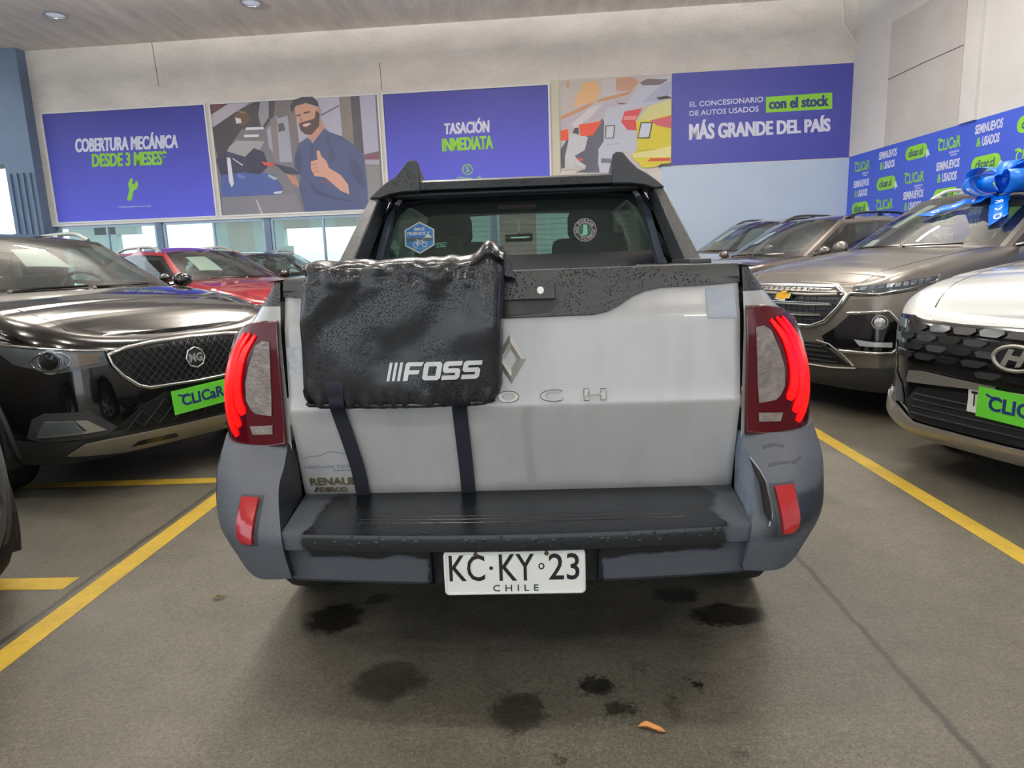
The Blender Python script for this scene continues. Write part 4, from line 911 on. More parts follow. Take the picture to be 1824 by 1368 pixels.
b=drape('badge',bt,S,mat('gold_badge',(214,158,40),.25,.8),ch,.03,.008,.05); bead('badge_rim',bt,.006,S,M_chr,b,.012,.03,closed=True)
for q in (-1,1):
    P=[(q*a,z) for a,z in [(.60,.985),(.60,.960),(.78,.948),(1.24,1.000),(1.29,1.050),(1.05,1.028),(.78,.992)]]
    l=drape('headlamp',P,S,mat('lamp_housing'),ch,.006,.006,.03); drape('lamp_glass',P,S,M_lens,l,.016,.002,.04)
    for k in range(9): drape('led_cell',[(q*(.66+.062*k),.962+.0055*k),(q*(.70+.062*k),.963+.006*k),(q*(.715+.062*k),.984+.0066*k),(q*(.675+.062*k),.982+.0065*k)],S,M_refl,l,.013,.003)
    bead('lamp_trim',[(q*a,z) for a,z in [(.52,.93),(.62,.944),(.80,.940),(1.26,1.012),(1.30,1.055)]],.018,S,M_chr,ch,.014,.002)
    bead('chin_line',[(q*a,z) for a,z in [(.57,.93),(.66,.925),(.80,.928),(1.1,.965)]],.010,S,M_blk,ch,.002,.0)
    P=[(q*a,z) for a,z in [(.62,.80),(.86,.815),(.92,.74),(.92,.56),(.88,.535),(.45,.54),(.40,.62),(.52,.70)]]
    l=drape('lamp_cluster',P,S,M_blk,ch,-.002,.008,.05)
    disc('projector',CHB,q*.815,.742,.036,M_refl,l,.008,.006,20,dome=.012); ringb('projector_ring',CHB,q*.815,.742,.047,.010,M_satin,l,.007,.016)
    drape('fog_reflector',[(q*a,z) for a,z in [(.66,.615),(.80,.600),(.90,.60),(.90,.565),(.70,.570)]],S,M_refl,l,.008,.005)
    bead('lamp_frame',[(q*a,z) for a,z in [(.60,.800),(.87,.822),(.935,.745),(.935,.55),(.90,.522),(.56,.525)]],.026,S,M_chr,ch,.020,.0)
I=sym([(0,.565),(-.40,.562),(-.52,.50),(-.64,.42),(0,.405)]); g=drape('lower_grille',I,S,M_mesh,ch,0,.006,.06)
for k in range(4): bead('grille_slat',[(-.42-.04*k,.54-.035*k),(.42+.04*k,.54-.035*k)],.010,S,M_lattice,g,.014,.004)
bead('lower_trim',[(-.68,.405),(-.5,.392),(.5,.392),(.68,.405)],.014,S,M_satin,ch,.014,.004)
bead('grille_arch',[(.35,.585),(.47,.565),(.58,.50),(.66,.42)],.012,S,M_satin,ch,.010,.002)
paper(ch,CHH,[(-.86,.50),(-.60,.44),(-.46,.86),(-.72,.92)],'white price sheet behind the windscreen of the taupe suv',ch)
paper(ch,CHH,[(-.86,.10),(-.60,.08),(-.60,.24),(-.80,.25)],'small pale green card low behind the windscreen of the taupe suv',ch)
# bow on the roof edge
M_bow=mat('bow_satin_blue',(0,118,235),.35,spec=.6,bump=(6,.3,.01)); M_bowt=mat('bow_print',(225,240,255),.5)
bw=thing('gift_bow','big glossy blue gift bow with printed tails on the taupe suv','bow',tuple(ch.matrix_world@CHH.ws(.56,.80)+V((0,0,.05))),math.radians(-68))
MW=ch.matrix_world; bwi=None
bpy.context.view_layer.update(); bwi=bw.matrix_world.inverted()
def tail(u0,v0,u1,v1,w_,nm):
    pts=[(u0+(u1-u0)*t,v0+(v1-v0)*t) for t in lsp(0,1,12)]
    p=[MW@CHH.ws(a,b_) for a,b_ in pts]; nn=[ (MW.to_3x3()@V((0,-.5,.86))).normalized() ]*13; v=[];f=[]
    for k,q in enumerate(p):
        d=(p[min(12,k+1)]-p[max(0,k-1)]).normalized(); t=d.cross(nn[0]).normalized()*w_/2; cut=.0 if k<12 else .05
        o_=nn[0]*(.03+.035*math.sin(k*.9)**2*(1-k/14))
        v+=[q+t+o_+d*cut,q-t+o_-d*cut]
    for k in range(12): f.append((2*k,2*k+1,2*k+3,2*k+2))
    o=obj(nm,v,f,M_bow,None); md=o.modifiers.new('s','SOLIDIFY'); md.thickness=.002; rebase(o,bw)
    c=p[7]; d=(p[9]-p[5]).normalized(); t=d.cross(nn[0]).normalized(); t=t
    fn=lambda a,b_: c+d*a*-1+t*b_*-1+nn[0]*.036 if d.x<0 else c+d*a+t*b_+nn[0]*.036
    sgn=1 if nrm(fn,0,0).dot(nn[0])>0 else -1
    rebase(text('tail_lettering','CLICaR',(-.17,-w_*.22,.17,w_*.22),fn,M_bowt,None,0,.001,.03,sg=sgn),o)
tail(.52,.80,-.12,.46,.12,'ribbon_tail'); tail(.56,.80,.80,.36,.13,'ribbon_tail')
def loop(ang,L_,w_,tilt):
    v=[];f=[];n=20
    for k in range(n+1):
        t=2*PI*k/n; r=L_*(1-math.cos(t))/2; y=math.sin(t)*L_*.30
        for s_ in (-1,1):
            ww=w_*.5*(.35+.65*math.sin(t/2)); p=V((r,s_*ww,y+.05)); p=Matrix.Rotation(tilt,3,'Y')@p; p=Matrix.Rotation(ang,3,'Z')@p; v.append(p)
    for k in range(n): f.append((2*k,2*k+1,2*k+3,2*k+2))
    o=obj('ribbon_loop',v,f,M_bow,bw); md=o.modifiers.new('s','SOLIDIFY'); md.thickness=.002
for a,L_,tl in ((PI*.95,.36,-.35),(PI*1.25,.30,-.1),(.1,.36,-.35),(-.6,.30,-.2),(PI*.55,.28,-.9),(PI*.4,.30,-.7),(PI*1.45,.22,-.2)): loop(a,L_,.16,tl)
MB().lathe([(.0005,.10),(.03,.10),(.05,.07),(.045,.03),(.03,.0)],n=16).build('knot',M_bow,bw)
# ---------------------------------------------------------------- white car front right
HYB=Body(L=4.5,W=.94,plan=[(0,0),(.30,.006),(.58,.035),(.755,.12),(.865,.27),(.915,.53),(.935,.9)],top=[(0,.90),(.12,.975),(.5,1.07),(1.0,1.14),(1.4,1.17),(4.0,1.17),(4.5,1.14)],fp=[(.2,.08),(.3,.0),(.45,.02),(.58,.015),(.7,.0),(.86,.02),(.95,.05),(1.1,.12)],sp=[(.2,.06),(.3,.02),(.5,.0),(.9,.01),(1.05,.05),(1.2,.08)],sh=.10)
HYH=House(W=.93,yc=1.2,zc=1.16,wb=.76,yr=2.05,wt=.58,zr=1.64,zbelt=1.15)
P_white=paint('white_paint',(218,221,220),.25)
hy=base_car((2.31,3.13,-69),'suv','white suv front with an oval badge and faceted black grille at the right edge',HYB,HYH,P_white,lambda s,z,y: z<.855 and s<.80 or z<.36,clad_m=M_blk,wy=(.84,None),ma=.26)
S=HYB.S_()
M_tile=mat('grille_tile',(92,96,100),.24,.7)
G=mb=MB()
g=drape('grille',sym([(0,.862),(-.40,.858),(-.62,.885),(-.80,.885),(-.78,.78),(-.62,.62),(-.30,.600),(0,.560)]),S,M_blk,hy,.0,.006,.06)
rows=[.845,.795,.745,.695,.645,.60]
for r in range(5):
    for k in range(-5,6):
        x=k*.14+(.07 if r%2 else 0); z=rows[r]
        if abs(x)>.66 or z-.05<.56+abs(x)*.07+.02: continue
        P=[(x-.062,z-.012),(x-.04,z-.002),(x+.055,z-.004),(x+.062,z-.018),(x+.03,z-.036),(x-.05,z-.034)]
        drape('grille_facet',P,S,M_tile if (k+r)%2 else M_mesh,g,.006,.012,.2,dome=.0)
for q in (-1,1):
    for (x,z,w_,h_) in ((.72,.84,.10,.05),(.70,.76,.08,.05),(.67,.68,.07,.045)):
        P=[(q*(x-w_*.5),z-h_*.5),(q*(x+w_*.5),z-h_*.3),(q*(x+w_*.55),z+h_*.5),(q*(x-w_*.4),z+h_*.4)]; l=drape('running_lamp',P,S,M_refl,hy,.006,.008,.05); drape('lamp_glass',P,S,M_lens,l,.018,.002,.1)
    P=[(q*a,z) for a,z in [(.80,.56),(.70,.50),(.64,.40),(.80,.37),(.90,.42)]]; l=drape('headlamp',P,S,M_tile,hy,.004,.010,.05); disc('projector',HYB,q*.80,.43,.026,M_refl,l,.016,.005,16,dome=.008); drape('amber_corner',[(q*a,z) for a,z in [(.86,.46),(.84,.43),(.90,.42),(.90,.45)]],S,M_amber,l,.016,.003)
    P=[(q*a,z) for a,z in [(.50,.595),(.60,.585),(.62,.52),(.10,.555),(.10,.575)]]; drape('silver_trim',P,S,M_satin,hy,.008,.014,.05)
ringb('badge',HYB,0,.728,.098,.018,M_satin,hy,.03,.012,36,rz=.054)
bd=[o for o in hy.children if o.name.startswith('badge')][0]
drape('badge_backing',[(.088*math.cos(2*PI*i/24),.728+.046*math.sin(2*PI*i/24)) for i in range(24)],S,M_blk,bd,.02,.008,.1)
for P in ([(-.062,.694),(-.038,.690),(-.006,.765),(-.030,.768)],[(.006,.690),(.030,.694),(.062,.762),(.036,.768)],[(-.040,.722),(.040,.712),(.044,.736),(-.034,.742)]): drape('badge_stroke',P,S,M_satin,bd,.030,.006,.05)
I=sym([(0,.53),(-.55,.50),(-.62,.42),(-.56,.325),(0,.318)]); g=drape('lower_grille',I,S,M_mesh,hy,.0,.006,.06)
for k in range(4): bead('grille_slat',[(-.56,.46-.035*k),(.56,.46-.035*k)],.010,S,M_lattice,g,.012,.004)
drape('skid_plate',sym([(0,.305),(-.52,.312),(-.66,.37),(-.90,.42),(-.92,.36),(-.66,.29),(-.50,.245),(0,.240)]),S,M_satin,hy,.012,.022,.03)
pl=plate(hy,HYB,-.045,.495,w_=.37,h_=.135); text('plate_letters','T',(-.212,.462,-.18,.538),S,M_ink,pl,.017,.002,.01)
clicar_plate(hy,HYB,.04,.488,.41,.15,tilt=-.04,off=.035)
paper(hy,HYH,[(-.5,.1),(-.2,.1),(-.2,.5),(-.5,.5)],'white price sheet behind the windscreen of the white suv',hy)
# ---------------------------------------------------------------- two cars against the pale blue wall
SB=Body(L=4.0,W=.90,top=[(0,1.0),(.12,1.05),(.5,1.12),(1.0,1.17),(1.4,1.20),(4.0,1.22)]); SH=House(W=.90,yc=1.15,zc=1.20,yr=2.0,wt=.57,zr=1.66,zrr=1.64,yrr=3.4,yd=3.8,zd=1.23,zbelt=1.2)
SB2=Body(L=4.0,W=.90,top=[(0,1.0),(.12,1.05),(.5,1.13),(1.0,1.24),(1.4,1.28),(4.0,1.28)]); SH2=House(W=.90,yc=1.15,zc=1.28,yr=2.0,wt=.57,zr=1.76,zrr=1.76,yrr=3.4,yd=3.8,zd=1.3,zbelt=1.27)
P_brown=paint('bronze_paint',(98,88,84),.22,.5); P_silver=paint('silver_paint',(168,172,176),.25,.5)
br=base_car((1.80,8.3,-66.4),'crossover','bronze brown car between the taupe suv and the silver suv',SB,SH,P_brown,lambda s,z,y: z<.40,rail_m=M_blk); plain_front(br,SB,.86)
paper(br,SH,[(-.72,.40),(-.40,.40),(-.36,.72),(-.66,.74)],'pale sheet behind the windscreen of the bronze car',br)
si=base_car((1.9,10.4,-63.6),'suv','silver suv farthest back against the pale blue wall',SB2,SH2,P_silver,lambda s,z,y: z<.40,rail_m=M_plast); plain_front(si,SB2,.86)
paper(si,SH2,[(-.6,.40),(-.3,.40),(-.26,.78),(-.56,.80)],'pale sheet behind the windscreen of the silver suv',si)
# ================================================================ THE WHITE PICKUP (seen from behind; x from its centre line, y forward)
M_tp=paint('pickup_white',(170,170,171),.28,coat=.8)
def dirty(m):
    n=m.node_tree.nodes; l=m.node_tree.links; b=n['Principled BSDF']; co=n.new('ShaderNodeTexCoord'); s=n.new('ShaderNodeSeparateXYZ'); l.new(co.outputs['Object'],s.inputs[0])
    def mth(op,a,b_=None,c=None):
        q=n.new('ShaderNodeMath'); q.operation=op
        for i,x in enumerate((a,b_,c)):
            if x is None: continue
            if isinstance(x,(int,float)): q.inputs[i].default_value=x
            else: l.new(x,q.inputs[i])
        return q.outputs[0]
    def rng(x,a,b_,c,d):
        q=n.new('ShaderNodeMapRange'); l.new(x,q.inputs[0])
        for i,v in enumerate((a,b_,c,d)): q.inputs[i+1].default_value=v
        return q.outputs[0]
    mp=n.new('ShaderNodeMapping'); mp.inputs['Scale'].default_value=(5,5,1.2); l.new(co.outputs['Object'],mp.inputs[0])
    t=n.new('ShaderNodeTexNoise'); t.inputs['Scale'].default_value=2.5; t.inputs['Detail'].default_value=6; l.new(mp.outputs[0],t.inputs[0])
    t2=n.new('ShaderNodeTexNoise'); t2.inputs['Scale'].default_value=9; t2.inputs['Detail'].default_value=5; l.new(co.outputs['Object'],t2.inputs[0])
    # run-off streak below the crest and road grime along the bottom edge
    d=mth('ABSOLUTE',mth('ADD',mth('SUBTRACT',s.outputs[0],.045),mth('MULTIPLY',mth('SUBTRACT',t2.outputs[0],.5),.06)))
    st=mth('MULTIPLY',rng(d,.008,.026,.30,0),rng(s.outputs[2],.84,.86,1,0))
    gr=mth('MULTIPLY',rng(mth('ADD',s.outputs[2],mth('MULTIPLY',mth('SUBTRACT',t2.outputs[0],.5),.05)),.575,.605,.55,0),1)
    f=mth('MAXIMUM',mth('MAXIMUM',st,gr),rng(t.outputs[0],.48,.75,0,.22)); mx=n.new('ShaderNodeMix'); mx.data_type='RGBA'; l.new(f,mx.inputs[0])
    mx.inputs[6].default_value=b.inputs['Base Color'].default_value; mx.inputs[7].default_value=rgb(120,118,112); l.new(mx.outputs[2],b.inputs['Base Color'])
dirty(M_tp)
def wetmat(name,dry,wet,mask,rw=.24):
    """grey plastic with rain-wet darker areas of ragged outline"""
    m=mat(name,dry,.55); n=m.node_tree.nodes; l=m.node_tree.links; b=n['Principled BSDF']; co=n.new('ShaderNodeTexCoord'); s=n.new('ShaderNodeSeparateXYZ')
    t=n.new('ShaderNodeTexNoise'); t.inputs['Scale'].default_value=9; t.inputs['Detail'].default_value=4; l.new(co.outputs['Object'],t.inputs[0])
    d=n.new('ShaderNodeVectorMath'); d.operation='MULTIPLY_ADD'; d.inputs[1].default_value=(.10,.0,.05); l.new(t.outputs[1],d.inputs[0]); l.new(co.outputs['Object'],d.inputs[2]); l.new(d.outputs[0],s.inputs[0])
    def mth(op,a,b_=None):
        q=n.new('ShaderNodeMath'); q.operation=op
        for i,x in enumerate((a,b_)):
            if x is None: continue
            if isinstance(x,(int,float)): q.inputs[i].default_value=x
            else: l.new(x,q.inputs[i])
        return q.outputs[0]
    def rng(x,a,b_,c,d_):
        q=n.new('ShaderNodeMapRange'); l.new(x,q.inputs[0])
        for i,v in enumerate((a,b_,c,d_)): q.inputs[i+1].default_value=v
        return q.outputs[0]
    X=mth('ABSOLUTE',mth('SUBTRACT',s.outputs[0],.05)); Z=mth('SUBTRACT',s.outputs[2],.025)
    f=mask(X,Z,s.outputs[0],mth,rng)
    v=n.new('ShaderNodeTexVoronoi'); v.inputs['Scale'].default_value=55; l.new(co.outputs['Object'],v.inputs[0])
    mx=n.new('ShaderNodeMix'); mx.data_type='RGBA'; l.new(f,mx.inputs[0]); mx.inputs[6].default_value=rgb(*dry); mx.inputs[7].default_value=rgb(*wet); l.new(mx.outputs[2],b.inputs['Base Color'])
    l.new(rng(f,0,1,.62,rw),b.inputs['Roughness'])
    bp=n.new('ShaderNodeBump'); bp.inputs['Strength'].default_value=.25; bp.inputs['Distance'].default_value=.004; l.new(rng(v.outputs[0],0,.35,1,0),bp.inputs['Height']); l.new(bp.outputs[0],b.inputs['Normal'])
    return m
M_bump=wetmat('bumper_plastic',(66,71,79),(22,25,29),lambda X,Z,x,mth,rng: mth('MAXIMUM',mth('MULTIPLY',rng(Z,.478,.486,0,1),rng(X,.55,.565,1,0)),rng(X,.235,.243,1,0)))
M_corner=wetmat('bumper_corner_plastic',(76,81,89),(36,40,46),lambda X,Z,x,mth,rng: mth('MULTIPLY',mth('MULTIPLY',rng(Z,.60,.62,1,0),rng(Z,.50,.53,0,1)),rng(x,.70,.74,0,1)),rw=.5)
def droplets(name,col,scale=120,dens=.30,rough=.35,big=0):
    """rain-beaded black plastic"""
    m=mat(name,col,rough); n=m.node_tree.nodes; l=m.node_tree.links; b=n['Principled BSDF']; co=n.new('ShaderNodeTexCoord')
    v=n.new('ShaderNodeTexVoronoi'); v.inputs['Scale'].default_value=scale; v.inputs['Randomness'].default_value=1; l.new(co.outputs['Object'],v.inputs[0])
    mr=n.new('ShaderNodeMapRange'); mr.inputs[1].default_value=dens; mr.inputs[2].default_value=dens*.4; mr.inputs[3].default_value=0; mr.inputs[4].default_value=1; l.new(v.outputs[0],mr.inputs[0])
    t=n.new('ShaderNodeTexNoise'); t.inputs['Scale'].default_value=7; l.new(co.outputs['Object'],t.inputs[0]); m2=n.new('ShaderNodeMapRange'); m2.inputs[1].default_value=.42; m2.inputs[2].default_value=.55; l.new(t.outputs[0],m2.inputs[0])
    mu=n.new('ShaderNodeMath'); mu.operation='MULTIPLY'; l.new(mr.outputs[0],mu.inputs[0]); l.new(m2.outputs[0],mu.inputs[1])
    bp=n.new('ShaderNodeBump'); bp.inputs['Strength'].default_value=.9; bp.inputs['Distance'].default_value=.003; l.new(mu.outputs[0],bp.inputs['Height'])
    mx=n.new('ShaderNodeMix'); mx.data_type='RGBA'; l.new(mu.outputs[0],mx.inputs[0]); mx.inputs[6].default_value=rgb(*col); mx.inputs[7].default_value=rgb(*[c*.45 for c in col]); l.new(mx.outputs[2],b.inputs['Base Color'])
    m3=n.new('ShaderNodeMapRange'); m3.inputs[3].default_value=rough; m3.inputs[4].default_value=.08; l.new(mu.outputs[0],m3.inputs[0]); l.new(m3.outputs[0],b.inputs['Roughness'])
    if big:
        t3=n.new('ShaderNodeTexNoise'); t3.inputs['Scale'].default_value=big; t3.inputs['Detail'].default_value=3; l.new(co.outputs['Object'],t3.inputs[0])
        b2=n.new('ShaderNodeBump'); b2.inputs['Strength'].default_value=.28; b2.inputs['Distance'].default_value=.012; l.new(t3.outputs[0],b2.inputs['Height']); l.new(b2.outputs[0],bp.inputs['Normal'])
    l.new(bp.outputs[0],b.inputs['Normal']); return m
M_cap=droplets('wet_black_cap',(50,52,54),140,.36,.40); M_bar=droplets('wet_sports_bar',(46,49,52),150,.36,.45); M_vinyl=droplets('wet_vinyl',(34,36,40),220,.36,.24,big=12)
M_dk=mat('matt_black_plastic',(20,22,26),.5); M_redl=paint('tail_lens_red',(80,3,18),.12,spec=.35,coat=.15); M_lit=mat('lit_tail_segment',(255,3,3),.3,emit=1.3,coat=.3); M_clearl=mat('clear_lamp_block',(128,118,114),.12,coat=1,bump=(70,.8,.006),var=(25,.25))
M_reflx=paint('reflector_red',(158,14,26),.2)
tk=thing('pickup_truck','white pickup truck seen from behind with black bed cap and wet grey bumper','car',(0,0,0)); tk.empty_display_size=.3
PL=catmull([(.60,1.868,0),(.655,1.868,0),(.72,1.872,0),(.79,1.89,0),(.85,1.935,0),(.89,2.01,0),(.915,2.13,0),(.92,2.3,0),(.92,3.0,0),(.915,4.5,0),(.905,5.4,0),(.86,6.0,0),(.70,6.28,0),(.4,6.36,0),(0,6.38,0),(-.2,6.38,0)],10)[10:-10]
TB=[0]
for a,b_ in zip(PL,PL[1:]): TB.append(TB[-1]+(b_-a).length)
WT=[(.42,.90),(.55,.915),(.72,.915),(.84,.915),(.92,.905),(1.0,.88),(1.07,.84),(1.12,.79),(1.17,.745),(1.22,.70),(1.25,.69)]
def tplan(s):
    s=max(0,min(TB[-1]-1e-6,s)); lo,hi=0,len(TB)-1
    while hi-lo>1:
        m=(lo+hi)//2
        if TB[m]<=s: lo=m
        else: hi=m
    return PL[lo].lerp(PL[hi],(s-TB[lo])/(TB[hi]-TB[lo]))
TT=[(1.8,1.215),(3.3,1.215),(3.6,1.20),(5.2,1.13),(6.0,1.05),(6.38,.94)]
def tsurf(sg):
    def fn(s,z):
        p=tplan(s); w_=sinterp(WT,z); zt=interp(TT,p.y); 
        if p.y<3.2: x=.655+(p.x-.655)*(w_-.655)/.265
        else: x=p.x*(.35*sinterp(WT,min(z,1.22))/.92+.65) if p.y>3.6 else p.x*(sinterp(WT,z)/.92*(1-.65*(p.y-3.2)/.4)+.65*(p.y-3.2)/.4)
        y=p.y+(max(0,z-1.05)**1.3*.35 if p.y<2.4 else 0)
        h=zt-z
        if p.y>5.0 and h<.08: k=.08-math.sqrt(max(0,.0064-(.08-h)**2)); x-=k*.8*min(1,(p.y-5)*2)*(1 if x>.3 else 0); y-=k*.8*(1 if p.y>6 else 0)
        return V((sg*x,y,z))
    return fn
def tzb(y): return .42 if y<2.2 else .36
NS=150
for sg in (1,-1):
    fn=tsurf(sg); v=[];fw=[];fc=[];fl_=[]; R_=24
    for i in range(NS+1):
        s=TB[-1]*(i/NS)**1.15; p=tplan(s); zt=interp(TT,p.y)
        for k in range(R_+1): z=tzb(p.y)+(zt-tzb(p.y))*k/R_; v.append(fn(s,z))
    for i in range(NS):
        for k in range(R_):
            q=(i*(R_+1)+k,(i+1)*(R_+1)+k,(i+1)*(R_+1)+k+1,i*(R_+1)+k+1); c=(v[q[0]]+v[q[2]])/2
            if abs(c.x)>.6 and any((c.y-ay)**2+(c.z-.335)**2<.405**2 for ay in (2.52,5.45)): continue
            (fc if (c.z>1.160 and c.y<3.45) else fl_ if c.z<.52 else fw).append(q)
    for nm,f_,m_ in (('side_panel',fw,M_tp),('bed_rail_cap',fc,M_cap),('side_cladding',fl_,M_plast)): o=obj(nm,v,f_,m_,tk,True,40); _loose(o.data)
    # flat top of the bed rail and the bed's inner wall
    v,f=grid(lambda a,y: V((sg*(.60+(fn(.02,1.215).x*sg*0+ .70-.60)*a),y,1.215+.008*math.sin(PI*a))),lsp(0,1,4),lsp(1.91,3.45,14)); obj('bed_rail_top',v,f,M_cap,tk)
    MB().box((sg*.595,2.68,.95),(.02,1.52,.54)).build('bed_inner_wall',M_tp,tk,False)
    for ay in (2.52,5.45): wheel(tk,sg*.80,ay,.335,.215)
MB().box((0,2.68,.68),(1.2,1.52,.03)).build('bed_floor',M_dk,tk,False)
# bonnet
v=[];f=[]; n_=16; ys=[5.1+1.27*i/n_ for i in range(n_+1)]
for y in ys:
    lo,hi=0,TB[-1]
    for _ in range(26):
        m=(lo+hi)/2
        if tplan(m).y<y: lo=m
        else: hi=m
    e=tsurf(1)(lo,interp(TT,y)); 
    for j in range(13): u=-1+j/6; v.append(V((e.x*u,y if y<6.3 else y-.0,e.z+.04*(1-u*u)*min(1,(6.45-y)*2))))
for i in range(n_):
    for j in range(12): f.append((i*13+j,i*13+j+1,i*13+j+14,i*13+j+13))
obj('bonnet',v,f,M_tp,tk)
# tailgate
TY=[(.555,.062),(.575,.050),(.60,.042),(.70,.020),(.80,-.005),(.842,-.016),(.850,-.016),(.875,-.009),(1.0,.002),(1.09,.010),(1.105,.018),(1.16,.032),(1.205,.046),(1.218,.056)]
def tg(x,z):
    e=max(0,abs(x)-.628)/.02; return V((x,1.86+interp(TY,z)+.007*min(1,e)**2.5+.006*(x/.64)**2,z))
xs=sorted(set(lsp(-.648,.648,44)+[-.64,-.63,-.62,.62,.63,.64])); zs=sorted(set(lsp(.555,1.218,40)+[.845,.856,.562]))
v,f=grid(tg,xs,zs); nz=len(zs); nx=len(xs)
bd=[i*nz for i in range(nx)]+[(nx-1)*nz+j for j in range(1,nz)]+[i*nz+nz-1 for i in range(nx-2,-1,-1)]+[j for j in range(nz-2,0,-1)]
k0=len(v); v+=[V((v[i].x,1.935,v[i].z)) for i in bd]; f+=[(bd[i],bd[(i+1)%len(bd)],k0+(i+1)%len(bd),k0+i) for i in range(len(bd))]+[tuple(range(k0,k0+len(bd)))]
gate=obj('tailgate',v,f,M_tp,tk,True,35)
TG=lambda u,v_: tg(u,v_)
kc=dict(sg=1 if nrm(TG,0,1).y<0 else -1)
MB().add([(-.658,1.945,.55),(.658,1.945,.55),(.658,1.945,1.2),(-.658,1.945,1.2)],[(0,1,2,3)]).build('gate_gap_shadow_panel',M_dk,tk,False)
half=[(.648,1.224),(.648,1.172),(.53,1.167),(.43,1.165),(.385,1.158),(.345,1.142),(.305,1.117),(.275,1.103),(.235,1.096),(0,1.094)]
capP=half+[(-a,b_) for a,b_ in reversed(half[:-1])]
capo=drape('tailgate_cap',capP,TG,M_cap,gate,.002,.006,.04,**kc)
MB().prism([(1.898,1.19),(1.905,1.215),(1.915,1.226),(1.95,1.228),(1.95,1.20)],lambda a,b_:V((-.648,a,b_)),lambda a,b_:V((.648,a,b_))).build('cap_roll',M_cap,capo)
rc=drape('handle_recess',[(-.17,1.188),(.132,1.188),(.135,1.135),(.115,1.104),(.0,1.098),(-.14,1.104)],TG,mat('recess_black',(16,18,26),.35),gate,.006,.004,.05,**kc)
hd=drape('gate_handle',[(-.17,1.186),(.128,1.186),(.130,1.142),(-.17,1.142)],TG,M_cap,rc,.010,.014,.05,**kc)
drape('handle_lock',[(.090+.0095*math.cos(i*PI/10),1.164+.0095*math.sin(i*PI/10)) for i in range(20)],TG,M_white,hd,.024,.002,.1,**kc)
# badge and lettering
D_=[(.001,1.052),(.045,.981),(.001,.910),(-.043,.981)]; Dm=[(.001,1.010),(.017,.981),(.001,.952),(-.015,.981)]
vv=[];ff=[]
for (a,h) in ((D_,.002),([(p[0]*.5+q[0]*.5,p[1]*.5+q[1]*.5) for p,q in zip(D_,Dm)],.012),(Dm,.003)):
    for p in a: vv.append(TG(*p)+V((0,-h,0)))
for r_ in range(2):
    for i in range(4): ff.append((r_*4+i,r_*4+(i+1)%4,r_*4+4+(i+1)%4,r_*4+4+i))
obj('diamond_badge',vv,ff,mat('badge_silver',(206,205,200),.28,.5),gate,False)
M_let=mat('chrome_letter',(150,148,138),.26,1.0); M_dl=mat('maker_chrome',(150,142,112),.35,.8)
for ch_,x0,x1 in (('O',-.040,.020),('C',.082,.142),('H',.206,.266)): text('letter_backing',ch_,(x0-.0015,.8565,x1+.0015,.8905),TG,mat('letter_edge',(70,70,66),.4),gate,.0005,.0015,.0,fat=.03,**kc); text('model_letter',ch_,(x0,.858,x1,.889),TG,M_let,gate,.001,.004,.0,fat=.022,**kc)  # slightly bolder dark outline behind the chrome letters
text('maker_lettering','RENAULT',(-.622,.606,-.455,.630),TG,M_dl,gate,.001,.003,.0,fat=.03,**kc); text('maker_lettering','DERCO',(-.594,.583,-.512,.598),TG,M_dl,gate,.001,.003,.0,fat=.02,**kc)
bead('maker_mark',[(-.612,.583),(-.603,.598),(-.596,.584)],.006,TG,M_let,gate,.003,.001,**kc)
M_dec=mat('decal_grey',(112,124,140),.5)
text('dealer_decal','HERNAN TORRES',(-.632,.661,-.455,.671),TG,M_dec,gate,.0005,.0006,.0,**kc); text('dealer_decal','Automotriz',(-.545,.652,-.480,.658),TG,M_dec,gate,.0005,.0006,0,**kc)
bead('dealer_decal',[(-.632+(a-537)*.00172,.679-(b_-829)*.0016) for a,b_ in ((536,820.6),(548,815.6),(561,814),(570,813),(579,808),(588,806),(599,807.5),(612,811),(626,817),(640,819))],.0025,TG,M_dec,gate,.0006,.0004,sub=4,**kc)
drape('pale_sticker',[(.553,1.160),(.556,1.078),(.636,1.076),(.632,1.160)],TG,mat('sticker_grey',(150,158,168),.5),gate,.0022,.0006,.02,**kc)
drape('torn_sticker',[(-.645,1.03),(-.600,1.035),(-.597,1.00),(-.603,.985),(-.598,.955),(-.615,.962),(-.640,.955),(-.636,.985),(-.643,1.0)],TG,mat('torn_sticker_paper',(176,182,188),.6,var=(60,.2)),gate,.0006,.0008,.02,**kc)
